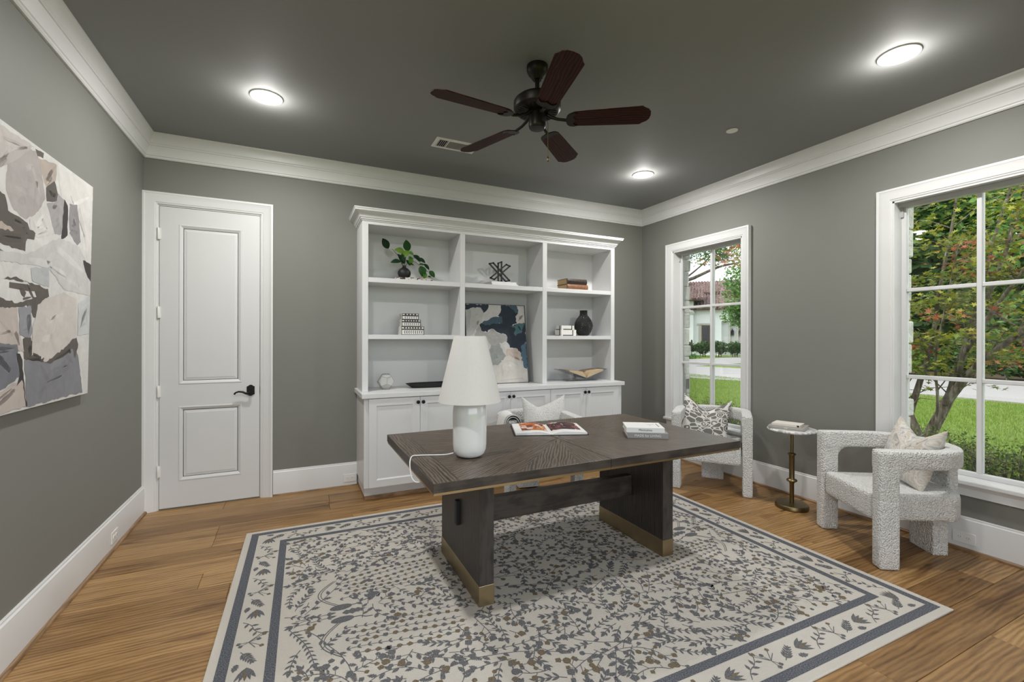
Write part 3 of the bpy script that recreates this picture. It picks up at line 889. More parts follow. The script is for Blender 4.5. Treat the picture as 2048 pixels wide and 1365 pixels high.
chA = make_chair('cream boucle armchair in front of the window towards the tiled-roof house', (3.385 + .33 * .78, 2.905 + .33 * .62, 0), R(-51.5))
chC = make_chair('cream boucle armchair drawn up to the desk, with a throw over its arm', (1.93, 3.57, .0115), R(-10))

def pillow(name, label, mat, size, thick, loc, rot, chop=.16, n=28, cu=0.0):
    """square cushion with pinched corners and a chop dent in the top edge"""
    vs = []; fs = []; uvs = []
    for side in (1, -1):
        for j in range(n + 1):
            for i in range(n + 1):
                u, v = i / n * 2 - 1, j / n * 2 - 1
                edge = (1 - u ** 2) * (1 - v ** 2)
                x = u * (1 - .07 * (1 - v * v)); y_ = v * (1 - .07 * (1 - u * u))
                th = side * thick / 2 * max(edge, 0) ** .42
                d = max(0, 1 - (abs(u - cu) / (1 + cu * (1 if u < cu else -1))) ** 1.15) * ((v + 1) / 2) ** 1.7
                y_ -= chop * 2 * d
                th *= 1 - .30 * math.exp(-((u - cu) / .22) ** 2) * ((v + 1) / 2) ** 3
                th += .05 * d * size
                vs.append((x * size / 2, th, y_ * size / 2)); uvs.append((u * .5 + .5 + (3 if side < 0 else 0), v * .5 + .5))
    o2 = (n + 1) ** 2
    for s_ in (0, 1):
        for j in range(n):
            for i in range(n):
                a = s_ * o2 + j * (n + 1) + i
                f = (a, a + 1, a + n + 2, a + n + 1)
                fs.append(f if s_ == 0 else tuple(reversed(f)))
    me = bpy.data.meshes.new(name); me.from_pydata(vs, [], fs)
    uvl = me.uv_layers.new(name='UVMap')
    for l in me.loops: uvl.data[l.index].uv = uvs[l.vertex_index]
    bm = bmesh.new(); bm.from_mesh(me); bmesh.ops.remove_doubles(bm, verts=bm.verts, dist=.0004); bmesh.ops.recalc_face_normals(bm, faces=bm.faces); bm.to_mesh(me); bm.free()
    o = mkobj(name, me, mat, None, 70, 0, loc, rot)
    s_ = o.modifiers.new('sub', 'SUBSURF'); s_.levels = 1; s_.render_levels = 1
    return tag(o, label, 'pillow')
def on_chair(ch, lx, ly, lz):
    a = ch.rotation_euler.z; c, s_ = math.cos(a), math.sin(a)
    return (ch.location.x + c * lx - s_ * ly, ch.location.y + s_ * lx + c * ly, ch.location.z + lz)
pillow('throw_pillow', 'grey and cream geometric print pillow with a chopped top', 'pillow_geometric', .46, .17, on_chair(chA, -.065, .08, .612), (R(-18), R(8), chA.rotation_euler.z + R(6)), chop=.30)
pillow('throw_pillow', 'cream woven pillow with a chopped top on the armchair behind the desk', 'woven_cream', .44, .16, on_chair(chC, .115, .04, .655), (R(-12), 0, chC.rotation_euler.z + R(2)), chop=.22, cu=-.25)
pillow('throw_pillow', 'tapestry-patterned pillow leaning in the armchair below the maple window', 'pillow_tapestry', .44, .16, on_chair(chB, -.02, .10, .640), (R(-18), R(3), chB.rotation_euler.z + R(-4)), chop=.26)

# throw blanket over the arm of the chair behind the desk
def throw():
    a = chC
    prof = []   # drape over the arm in chair-local x,z
    xs = -CW + CWT / 2; hwid = CWT / 2 + .014; top = .728
    prof = [(xs - hwid - .010, .42), (xs - hwid - .006, .52), (xs - hwid - .002, .62), (xs - hwid, .68), (xs - hwid + .016, top), (xs - hwid + .045, top + .018), (xs + hwid - .045, top + .018), (xs + hwid - .016, top), (xs + hwid, .68), (xs + hwid + .004, .60), (xs + hwid + .006, .50)]
    root = thing('throw_blanket', 'pale throw blanket with dark stripes folded over a boucle chair arm', 'blanket', on_chair(a, 0, 0, 0), a.rotation_euler.z)
    for k, (y0, y1, off) in enumerate(((-.345, -.075, 0.0), (-.350, -.10, .014))):
        n = len(prof); m = 12; vs = []; uvs = []
        cx = xs
        for j in range(m + 1):
            t_ = j / m; y_ = y0 + (y1 - y0) * t_
            for i, (x, z) in enumerate(prof):
                dx = (x - cx); sc = 1 + off / .09
                wob = .006 * math.sin(9 * t_ + i)
                vs.append((cx + dx * sc + wob * (1 if i < 3 or i > 8 else .2), y_ + .004 * math.sin(i * 1.7), z + off * (1 if z > .65 else .4) + .004 * math.sin(7 * t_ + k)))
                uvs.append((t_ + .02, i / n))
        fs = [(j * n + i, j * n + i + 1, (j + 1) * n + i + 1, (j + 1) * n + i) for j in range(m) for i in range(n - 1)]
        me = bpy.data.meshes.new('blanket_fold'); me.from_pydata(vs, [], fs)
        uvl = me.uv_layers.new(name='UVMap')
        for l in me.loops: uvl.data[l.index].uv = uvs[l.vertex_index]
        o = mkobj('blanket_fold', me, 'throw_fabric', root, 80)
        s_ = o.modifiers.new('solid', 'SOLIDIFY'); s_.thickness = .007; s_.offset = 1
        s_ = o.modifiers.new('sub', 'SUBSURF'); s_.levels = 1; s_.render_levels = 1
throw()

# ------------------------------------------------------------------ side table with two books
ST = (3.715, 2.372)
st = thing('side_table', 'small round marble-topped side table on a turned brass stem', 'side table', (ST[0], ST[1], 0))
G().lathe([(.118, 0), (.122, .004), (.122, .028), (.116, .036), (.03, .040), (.012, .041)], 48).obj('base', 'antique_brass', st, smooth=40)
G().lathe([(.0165, .041), (.0165, .20), (.020, .205), (.022, .212), (.036, .218), (.040, .226), (.036, .234), (.022, .240), (.020, .250), (.021, .43), (.024, .435), (.030, .440), (.030, .448), (.022, .452), (.0125, .458), (.0125, .632)], 28).obj('stem', 'antique_brass', st, smooth=45)
G().lathe([(.10, .632), (.168, .634), (.180, .642), (.182, .650), (.178, .656), (.170, .6575)], 64).obj('table_top', 'marble', st, smooth=40)

def book(name, label, w_, d, h, loc, rotz, cover, pages='paper', spine_len=None, title=None, tcol='black_matte', tsize=.012, group=None, cat='book'):
    """closed book lying flat: spine on -y side"""
    t = thing(name, label, cat, loc, rotz, group)
    c = .003
    g = G(); g.box(-w_ / 2, w_ / 2, -d / 2, d / 2, 0, c); g.box(-w_ / 2, w_ / 2, -d / 2, d / 2, h - c, h); g.box(-w_ / 2, w_ / 2, -d / 2, -d / 2 + .005, c, h - c)
    cv = g.obj('cover', cover, t)
    G().box(-w_ / 2 + .004, w_ / 2 - .004, -d / 2 + .0052, d / 2 - .004, c + .0001, h - c - .0001).obj('page_block', pages, t)
    if title:
        me = text_mesh(title, tsize)
        me.materials.append(MATS[tcol])
        mkobj('lettering', me, None, cv, loc=(0, -d / 2 - .0004, h / 2), rot=(PI / 2, 0, 0))
    return t
top_z = .658
b1 = book('book', 'grey-spined book lying lowest on the side table', .255, .205, .026, (3.690, 2.385, top_z), R(-68), 'cover_taupe', 'paper', title='THE', tcol='cover_white', tsize=.014)
G().box(-.1275, .1275, -.1025 - .0005, -.1025, .019, .021).obj('spine_band', 'cover_white', b1)
b2 = book('book', 'cream paperback with a black spine square on top of the side table stack', .205, .15, .016, (3.694, 2.392, top_z + .0265), R(-70), 'cover_cream')
G().box(.080, .096, -.0758, -.0752, .001, .015).obj('spine_mark', 'black_matte', b2)

# ------------------------------------------------------------------ table lamp
LP = (.850, 2.312, .760)
lamp = thing('table_lamp', 'white ceramic table lamp with a tapered linen shade on the desk', 'lamp', LP)
G().lathe([(.02, .0), (.052, .0005), (.070, .006), (.083, .020), (.090, .042), (.092, .07), (.092, .235), (.089, .268), (.080, .294), (.066, .310), (.045, .318), (.02, .320)], 64).obj('base', 'ceramic_white', lamp, smooth=50)
g = G(); g.lathe([(.171, .298), (.0865, .652)], 64, cap=False); g.lathe([(.0855, .652), (.170, .298)], 64, cap=False)
sh = g.obj('lamp_shade', 'linen_shade', lamp, smooth=60)
g = G(); g.lathe([(.006, .318), (.006, .645), (.004, .648)], 14); g.tube([(-.085, 0, .645), (.085, 0, .645)], .0025, 6); g.tube([(0, -.085, .645), (0, .085, .645)], .0025, 6)
g.obj('harp', 'antique_brass', lamp, smooth=40)
lx, ly = LP[0], LP[1]
g = G(); pts = [(.770, 2.345, .776), (.735, 2.36, .768), (.69, 2.385, .7645), (.64, 2.405, .7645), (.590, 2.415, .766), (.555, 2.395, .770), (.532, 2.345, .755), (.524, 2.29, .715), (.526, 2.25, .69), (.545, 2.23, .680), (.60, 2.24, .686), (.70, 2.28, .690), (.80, 2.33, .690), (.845, 2.40, .688)]
def smooth_path(pts, k=5):
    P = [Vector(p) for p in pts]; out = []
    for i in range(len(P) - 1):
        p0, p1, p2, p3 = P[max(i - 1, 0)], P[i], P[i + 1], P[min(i + 2, len(P) - 1)]
        for j in range(k):
            t_ = j / k
            out.append(.5 * ((2 * p1) + (-p0 + p2) * t_ + (2 * p0 - 5 * p1 + 4 * p2 - p3) * t_ * t_ + (-p0 + 3 * p1 - 3 * p2 + p3) * t_ ** 3))
    out.append(P[-1]); return out
g.tube([p - Vector(LP) for p in smooth_path(pts)], .0032, 8)
g.obj('cord', 'plastic_white', lamp, smooth=60)

# ------------------------------------------------------------------ books on the desk
book('book', 'grey book with white title lettering lying under the white book on the desk', .255, .215, .033, (2.090, 2.318, .760), R(-33), 'cover_grey', 'paper', title='MADE for LIVING', tcol='cover_white', tsize=.022)
bw = book('book', 'white book with a black-lettered spine on top of the desk stack', .240, .195, .030, (2.083, 2.332, .7935), R(-32), 'cover_white', 'paper', title='Minimalista', tcol='black_matte', tsize=.019)
g = G(); g.box(.03, .075, .02, .026, .0301, .0304); g.box(.035, .05, -.02, -.014, .0301, .0304); g.box(.09, .098, -.05, .06, .0301, .0304)
g.obj('cover_print', 'cover_grey', bw)
# open magazine-style book
ob = thing('open_book', 'large open photo book lying on the desk, orange and plum pictures', 'open book', (1.578, 2.722, .760), R(-21))
W2, D2 = .245, .335
g = G(); g.box(-W2 - .004, -.004, -D2 / 2 - .004, D2 / 2 + .004, 0, .0035); g.box(.004, W2 + .004, -D2 / 2 - .004, D2 / 2 + .004, 0, .0035); g.box(-.004, .004, -D2 / 2 - .004, D2 / 2 + .004, 0, .0025)
g.obj('cover', 'black_matte', ob)
def page_prof(sgn):
    pts = [(0.002, .006)]
    for i in range(1, 17):
        t_ = i / 16
        x = t_ * (W2 - .006)
        z = .0055 + .024 * math.sin(min(t_ * 3.2, PI / 2)) * (1 - .62 * t_) + .001
        pts.append((sgn * x, z))
    return pts
pg = {}
for sgn in (-1, 1):
    top = page_prof(sgn); poly = top + [(sgn * (W2 - .006), .0038), (sgn * .002, .0038)]
    blk = G().prism(poly, -D2 / 2, D2 / 2, lambda a, b, d: (a, d, b)).obj('pages', 'cover_white', ob, smooth=50)
    pg[sgn] = (top, blk)
def page_print(sgn, x0, x1, y0, y1, cols, n, parent, seed):
    """printed picture: flat flecks of ink lying on the page surface"""
    rr = random.Random(seed); top = pg[sgn][0]
    def zz(x):
        for (a, za), (b, zb) in zip(top, top[1:]):
            if abs(a) <= abs(x) <= abs(b): return za + (zb - za) * (abs(x) - abs(a)) / max(abs(b) - abs(a), 1e-6)
        return .01
    vs = []; fs = []; cl = []
    for k in range(n):
        cx, cy = rr.uniform(x0, x1), rr.uniform(y0, y1); big = 2.2 if k < n * .35 else 1.0; rx, ry = big * rr.uniform(.010, .03), big * rr.uniform(.010, .04); an = rr.uniform(-.9, .9)
        c = rr.choice(cols); o = len(vs); m = 8
        for i in range(m):
            q = 2 * PI * i / m; k2 = rr.uniform(.7, 1.2)
            px, py = rx * math.cos(q) * k2, ry * math.sin(q) * k2
            px, py = px * math.cos(an) - py * math.sin(an), px * math.sin(an) + py * math.cos(an)
            X, Y = min(max(cx + px, x0), x1), min(max(cy + py, y0), y1)
            vs.append((X, Y, zz(X) + .0004 + k * .000012)); cl.append(c)
        fs.append(tuple(range(o, o + m)))
    me = bpy.data.meshes.new('picture'); me.from_pydata(vs, [], fs)
    at = me.color_attributes.new('Col', 'FLOAT_COLOR', 'POINT')
    for i, c in enumerate(cl): at.data[i].color = c + (1,)
    mkobj('picture', me, 'print_ink', parent)
page_print(-1, -.19, -.012, -.10, .160, [(.55, .16, .03), (.70, .28, .06), (.42, .10, .03), (.65, .40, .20), (.12, .05, .04), (.6, .5, .45)], 90, pg[-1][1], 1)
page_print(1, .012, .215, -.08, .162, [(.10, .035, .035), (.16, .06, .055), (.06, .025, .03), (.22, .09, .08), (.03, .02, .025)], 100, pg[1][1], 2)

# ------------------------------------------------------------------ ceiling fan
FX, FY = 1.296, 2.370
fan = thing('ceiling_fan', 'five-blade ceiling fan with dark bronze motor and reddish brown blades', 'ceiling fan', (FX, FY, 2.655))
fz = 2.655
G().lathe([(.014, 2.948 - fz), (.026, 2.948 - fz), (.032, 2.954 - fz), (.036, 2.966 - fz), (.050, 2.978 - fz), (.060, 2.996 - fz), (.064, 3.010 - fz), (.064, ZC - fz)], 40, cap=False).obj('canopy', 'fan_bronze', fan, smooth=40)
G().lathe([(.0135, 2.87 - fz), (.0135, 2.955 - fz)], 16).obj('downrod', 'fan_bronze', fan, smooth=40)
G().lathe([(.04, 2.752 - fz), (.125, 2.757 - fz), (.136, 2.766 - fz), (.141, 2.775 - fz), (.141, 2.815 - fz), (.134, 2.826 - fz), (.120, 2.838 - fz), (.06, 2.858 - fz), (.035, 2.866 - fz), (.030, 2.885 - fz), (.014, 2.89 - fz)], 56).obj('motor_housing', 'fan_bronze', fan, smooth=30)
for i in range(30):
    a = 2 * PI * i / 30
    if i % 6 == 0: continue
    G().box(.075, .115, -.0035, .0035, 2.7525 - fz, 2.757 - fz).obj('vent_rib', 'black_matte', fan, rot=(0, 0, a))
G().lathe([(.03, 0), (.044, .002), (.049, .010), (.051, .022), (.051, .070), (.047, .082), (.047, .1005)], 36).obj('switch_housing', 'fan_bronze', fan, smooth=35)
BO = [(.0, -.030), (.006, -.048), (.03, -.060), (.10, -.064), (.415, -.076), (.428, -.064), (.452, -.050), (.466, -.030), (.470, 0), (.466, .030), (.452, .050), (.428, .064), (.415, .076), (.10, .064), (.03, .060), (.006, .048), (.0, .030)]
for k in range(5):
    a = R(39.7 + 72 * k)
    M = Matrix.Rotation(a, 4, 'Z') @ Matrix.Translation((.192, 0, .048)) @ Matrix.Rotation(R(-12), 4, 'X')
    bl = G().prism(BO, 0, .006).obj('blade', 'fan_wood', fan, bevel=.0015)
    bl.matrix_local = M
    g = G()
    g.tube([(-.145, 0, .050), (-.11, 0, .022), (-.07, 0, .006), (-.02, 0, -.004)], [.011, .010, .009, .009], 10)
    scroll = [(-.02, -.012), (-.012, -.040), (.004, -.054), (.026, -.058), (.048, -.052), (.034, -.046), (.022, -.034), (.026, -.016), (.034, 0), (.026, .016), (.022, .034), (.034, .046), (.048, .052), (.026, .058), (.004, .054), (-.012, .040), (-.02, .012)]
    g.prism(scroll, -.006, -.0003)
    g.obj('blade_iron', 'fan_bronze', bl, smooth=40)
g = G(); g.tube([(.052, -.028, .05), (.056, -.032, .03), (.056, -.032, -.165)], .0016, 6)
ch = g.obj('pull_chain', 'antique_brass', fan)
G().lathe([(.002, .030), (.005, .026), (.006, .012), (.0045, .004), (.006, 0), (.002, -.003)], 12, (.056, -.032, -.195)).obj('pull_fob', 'antique_brass', ch, smooth=50)

# ------------------------------------------------------------------ recessed lights (each carries its own lamp plus an added point light)
def downlight(x, y, lab):
    t = thing('recessed_light', lab, 'ceiling light', (x, y, ZC))
    G().lathe([(.078, 0), (.078, -.008), (.088, -.010), (.098, -.007), (.100, 0)], 56, cap=False).obj('trim_ring', 'plastic_white', t, smooth=40)
    G().lathe([(.0775, -.004), (.0775, -.0095), (.05, -.0115), (.001, -.012)], 48, cap=False).obj('diffuser', 'lamp_glow', t, smooth=60)
    ld = bpy.data.lights.new('downlight', 'AREA'); ld.shape = 'DISK'; ld.size = .14; ld.energy = LAMP_W; ld.color = (1, .985, .96); ld.spread = R(180)
    lo = bpy.data.objects.new('bulb', ld); COL.objects.link(lo); lo.parent = t; lo.location = (0, 0, -.016)
    ld = bpy.data.lights.new('added_spill', 'POINT'); ld.energy = 4.0; ld.shadow_soft_size = .05; ld.color = (1, .97, .93)  # added point light, not part of the fixture, for the glow on the ceiling
    lo = bpy.data.objects.new('added_spill', ld); COL.objects.link(lo); lo.parent = t; lo.location = (0, 0, -.085)
downlight(-.190, 3.465, 'lit round recessed ceiling light near the door corner')
downlight(3.108, 1.372, 'lit round recessed ceiling light nearest the maple window')
downlight(3.095, 3.471, 'lit round recessed ceiling light over the far corner beside the bookcase end')
downlight(-.190, 1.372, 'lit round recessed ceiling light behind the photographer')
t = thing('sprinkler_cover', 'small white round sprinkler cover on the ceiling', 'sprinkler', (3.062, 2.432, ZC))
G().lathe([(.034, -.001), (.042, -.003), (.042, -.007), (.036, -.009), (.001, -.0095)], 32, cap=False).obj('cover_disc', 'plastic_white', t, smooth=40)

# ceiling vent
vt = thing('ceiling_vent', 'white rectangular air vent register on the ceiling behind the fan', 'vent', (1.205, 3.640, ZC))
vx, vy = .183, .094
G().frame([(0, -.004), (.0, .006), (.026, .006), (.030, 0)], -vx + .028, vx - .028, -vy + .028, vy - .028, lambda a, b, d: (a, b, -d), 4).obj('frame', 'plastic_white', vt)
G().box(-vx + .03, vx - .03, -vy + .03, vy - .03, -.0015, -.0005).obj('duct_shade', 'void_dark', vt)  # flat near-black sheet painted as the shade inside the vent opening
G().box(-.078, -.070, -vy + .028, vy - .028, -.006, -.001).obj('mullion', 'plastic_white', vt)
for k in range(5):
    G().box(-.004, .004, -vy + .028, vy - .028, -.0012, .0012).obj('slat', 'plastic_white', vt, loc=(-.148 + k * .0155, 0, -.0045), rot=(0, R(-55), 0))
for k in range(9):
    G().box(-.07, vx - .028, -.0045, .0045, -.0012, .0012).obj('slat', 'sash_white', vt, loc=(0, -vy + .035 + k * .0152, -.0045), rot=(R(35), 0, 0))

# ------------------------------------------------------------------ things on the bookcase
SH1, SH2, CT = 1.939, 1.431, .925
def poly_patches(name, patches, pal, w_, h, fn, parent, z0=.0003, mat='oil_paint', rough_edge=.006, seed=3):
    """flat paint patches laid on a canvas, each slightly proud of the one below"""
    rr = random.Random(seed); vs = []; fs = []; cl = []
    for k, (c, pts) in enumerate(patches):
        o = len(vs); m = 0; n = len(pts)
        for i in range(n):
            a, b = pts[i], pts[(i + 1) % n]
            L = math.hypot(b[0] - a[0], b[1] - a[1]); s_ = max(1, int(L / .02))
            for j in range(s_):
                t_ = j / s_; jit = rough_edge if 0 < j else 0
                x = a[0] + (b[0] - a[0]) * t_ + rr.uniform(-jit, jit); y_ = a[1] + (b[1] - a[1]) * t_ + rr.uniform(-jit, jit)
                vs.append(fn(min(max(x, .0005), w_ - .0005), min(max(y_, .0005), h - .0005), z0 + k * .00006)); cl.append(pal[c]); m += 1
        fs.append(tuple(range(o, o + m)))
        cx, cy = sum(p[0] for p in pts) / n, sum(p[1] for p in pts) / n
        ext = min(max(p[0] for p in pts) - min(p[0] for p in pts), max(p[1] for p in pts) - min(p[1] for p in pts))
        for q in range(0 if k == 0 or ext < .11 else 6):       # dry brush strokes within the patch
            i = rr.randrange(n); t_ = rr.uniform(.15, .75); t2 = min(.85, t_ + rr.uniform(.1, .3))
            j = (i + rr.choice((1, 2))) % n
            x0, y0 = cx + (pts[i][0] - cx) * t_, cy + (pts[i][1] - cy) * t_; x1, y1 = cx + (pts[j][0] - cx) * t2, cy + (pts[j][1] - cy) * t2
            L = math.hypot(x1 - x0, y1 - y0)
            if L < .01: continue
            wd = rr.uniform(.004, .016); nx, ny = -(y1 - y0) / L * wd, (x1 - x0) / L * wd
            o = len(vs); f2 = rr.choice((.88, .93, 1.07, 1.12)); cc = tuple(min(1, a * f2) for a in pal[c])
            for (a, b) in ((x0 + nx, y0 + ny), (x0 - nx, y0 - ny), ((x0 + x1) / 2 - nx * 1.3, (y0 + y1) / 2 - ny * 1.3), (x1 - nx * .4, y1 - ny * .4), (x1 + nx * .4, y1 + ny * .4), ((x0 + x1) / 2 + nx * 1.2, (y0 + y1) / 2 + ny * 1.2)):
                vs.append(fn(min(max(a, .001), w_ - .001), min(max(b, .001), h - .001), z0 + k * .00006 + .00003)); cl.append(cc)
            fs.append(tuple(range(o, o + 6)))
    me = bpy.data.meshes.new(name); me.from_pydata(vs, [], fs)
    at = me.color_attributes.new('Col', 'FLOAT_COLOR', 'POINT')
    at.data.foreach_set('color', np.array([c + (1,) for c in cl], np.float32).reshape(-1))
    return stuff(mkobj(name, me, mat, parent))

# plant in a round black vase on a patterned box
pb = tag(G().box(-.172, .172, -.115, .115, 0, .034).obj('patterned_box', 'box_pattern', bevel=.002, loc=(1.006, 4.36, SH1 + .0005)), 'flat box with a brown and cream mosaic pattern under the plant vase', 'box')
pv = thing('plant_vase', 'small round black vase holding a green leafy branch', 'plant vase', (.925, 4.335, SH1 + .035))
G().lathe([(.026, 0), (.040, .004), (.055, .020), (.062, .042), (.060, .062), (.050, .080), (.034, .094), (.020, .102), (.015, .110), (.017, .122), (.014, .122), (.011, .112)], 40, cap=False).obj('vase', 'black_matte', pv, smooth=60)
def S(u, v, dy=0):   # branch layout in metres relative to the vase mouth
    return Vector((u, dy, v))
g = G()
stems = [[(0, 0, .10), (-.03, .0, .16), (-.065, -.01, .215), (-.105, -.01, .258), (-.118, -.01, .27)], [(0, 0, .10), (.012, .01, .18), (.030, 0, .26)],
         [(0, 0, .10), (.045, -.01, .165), (.10, -.02, .16), (.15, -.03, .12), (.20, -.04, .085), (.225, -.04, .07)], [(0, 0, .10), (-.04, -.02, .15), (-.08, -.02, .165)], [(.05, -.01, .165), (.09, -.02, .20), (.14, -.02, .165), (.17, -.03, .13)]]
for s_ in stems: g.tube(smooth_path(s_, 4), .0022, 6)
g.obj('stem', 'brown_wood', pv, smooth=60)
def leaf_mesh(L, Wd, col):
    n = 9; vs = []; fs = []
    for i in range(n + 1):
        t_ = i / n; hw_ = Wd * .5 * math.sin(PI * t_ ** .85) ** .8 if 0 < t_ < 1 else 0.0006
        z = .10 * L * math.sin(PI * t_)
        for k, s2 in enumerate((-1, -.5, 0, .5, 1)): vs.append((t_ * L, s2 * hw_, z - .0 + abs(s2) * hw_ * .35))
    for i in range(n):
        for k in range(4): a = i * 5 + k; fs.append((a, a + 1, a + 6, a + 5))
    me = bpy.data.meshes.new('leaf'); me.from_pydata(vs, [], fs)
    at = me.color_attributes.new('Col', 'FLOAT_COLOR', 'POINT')
    at.data.foreach_set('color', np.array([col + (1,)] * len(vs), np.float32).reshape(-1))
    me.materials.append(MATS['leaf'])
    return me
DKG, MDG, LTG, YLG = (.010, .045, .014), (.025, .10, .018), (.10, .26, .03), (.16, .30, .04)
k_ = .00078   # metres per crop unit of my leaf notes
LV = [((548, 680), (476, 562), .9, DKG), ((785, 692), (757, 553), .95, MDG), ((738, 715), (612, 690), .9, YLG), ((792, 695), (706, 775), .9, YLG), ((800, 748), (806, 868), .85, LTG), ((775, 705), (848, 735), .8, LTG),
      ((690, 828), (566, 850), .7, DKG), ((735, 850), (655, 735), .75, DKG), ((838, 740), (938, 815), .75, DKG), ((900, 770), (985, 830), .6, DKG), ((970, 835), (1037, 912), .6, DKG), ((930, 868), (948, 1002), 1.1, MDG),
      ((905, 850), (970, 860), .7, MDG), ((985, 940), (966, 1032), .85, LTG), ((1035, 922), (1098, 1003), .85, MDG), ((780, 850), (850, 865), .6, DKG), ((760, 800), (800, 870), .7, DKG), ((700, 730), (740, 850), .55, DKG), ((1020, 990), (1060, 1000), .7, DKG)]
for i, (a, b, wd, col) in enumerate(LV):
    p = Vector(((a[0] - 742) * k_ , -.01 - .03 * rnd.random() - (.03 if a[0] > 880 else 0), .118 - (a[1] - 872) * k_)); q = Vector(((b[0] - 742) * k_, p.y - .02 + .03 * rnd.random(), .118 - (b[1] - 872) * k_))
    d = q - p; L = d.length
    xa = d.normalized(); za = (Vector((rnd.uniform(-.35, .35), -1, rnd.uniform(.1, .6)))); za = (za - xa * za.dot(xa)).normalized(); ya = za.cross(xa)
    lf = mkobj('leaf', leaf_mesh(L, L * .70 * wd, col), None, pv, 80)
    lf.matrix_local = Matrix((( xa.x, ya.x, za.x, p.x), (xa.y, ya.y, za.y, p.y), (xa.z, ya.z, za.z, p.z), (0, 0, 0, 1)))

# asterisk sculpture on two white books
book('book', 'white book lying lowest under the black asterisk sculpture', .300, .210, .026, (1.955, 4.360, SH1 + .0005), 0, 'cover_white', group='white books under the asterisk sculpture')
book('book', 'white book directly under the black asterisk sculpture, topmost of two', .285, .200, .024, (1.945, 4.362, SH1 + .027), 0, 'cover_white', group='white books under the asterisk sculpture')
sc_ = thing('asterisk_sculpture', 'black metal asterisk sculpture of three hollow crossed bars', 'sculpture', (1.925, 4.330, SH1 + .0515))
def ring(L, Wd, sq, ang, slant):
    """hollow parallelogram bar"""
    h = []
    for x, z in ((-Wd / 2, -L / 2 - slant), (Wd / 2, -L / 2 + slant), (Wd / 2, L / 2 + slant), (-Wd / 2, L / 2 - slant)): h.append((x, z))
    g = G(); c, s2 = math.cos(ang), math.sin(ang)
    n = 4
    for i in range(4):
        (x0, z0), (x1, z1) = h[i], h[(i + 1) % 4]
        p = Vector((x0 * c - z0 * s2, 0, x0 * s2 + z0 * c)); q = Vector((x1 * c - z1 * s2, 0, x1 * s2 + z1 * c))
        d = (q - p).normalized(); p -= d * sq / 2; q += d * sq / 2
        nrm = Vector((-d.z, 0, d.x)) * sq / 2; dep = Vector((0, sq / 2, 0))
        vs = [p - nrm - dep, p + nrm - dep, p + nrm + dep, p - nrm + dep, q - nrm - dep, q + nrm - dep, q + nrm + dep, q - nrm + dep]
        g.add(vs, [(0, 1, 2, 3), (7, 6, 5, 4), (0, 4, 5, 1), (1, 5, 6, 2), (2, 6, 7, 3), (3, 7, 4, 0)])
    return g
for ang, L, dy, sl in ((0, .200, 0, .008), (R(47), .255, .010, -.012), (R(-50), .235, -.010, .012)):
    ring(L, .038, .0135, ang, sl).obj('bar', 'black_matte', sc_, loc=(0, dy, .108))

# two leather-bound books
for nm, lab, z, h, mt, dx, wd in (('leather_book', 'brown leather-bound book with ribbed spine lying under the black one', SH1 + .0005, .060, 'leather_brown', .004, .275), ('leather_book', 'black leather-bound book with ribbed spine lying on the brown one', SH1 + .061, .062, 'leather_black', -.004, .262)):
    t = thing(nm, lab, 'book', (2.805 + dx, 4.300, z), R(2), 'leather books in the top bay')
    D_ = .20
    spn = [(-D_ / 2 - .012 * math.sin(PI * i / 8), h * i / 8) for i in range(9)]
    poly = spn + [(D_ / 2, h), (D_ / 2, h - .004), (-D_ / 2 + .01, h - .004), (-D_ / 2 + .01, .004), (D_ / 2, .004), (D_ / 2, 0)]
    cv = G().prism(poly, -wd / 2, wd / 2, lambda a, b, d: (d, a, b)).obj('cover', mt, t, smooth=35)
    G().box(-wd / 2 + .004, wd / 2 - .004, -D_ / 2 + .0102, D_ / 2 - .004, .0041, h - .0041).obj('page_block', 'gilt_pages', t)
    for j in range(5):
        xx = -wd / 2 + wd * (j + 1) / 6
        rp_ = [(-D_ / 2 - .0118 * math.sin(PI * i / 8) - .0025, .002 + (h - .004) * i / 8) for i in range(9)] + [(-D_ / 2 + .001, h - .002), (-D_ / 2 + .001, .002)]
        G().prism(rp_, xx - .004, xx + .004, lambda a, b, d: (d, a, b)).obj('spine_rib', mt, cv, smooth=40)

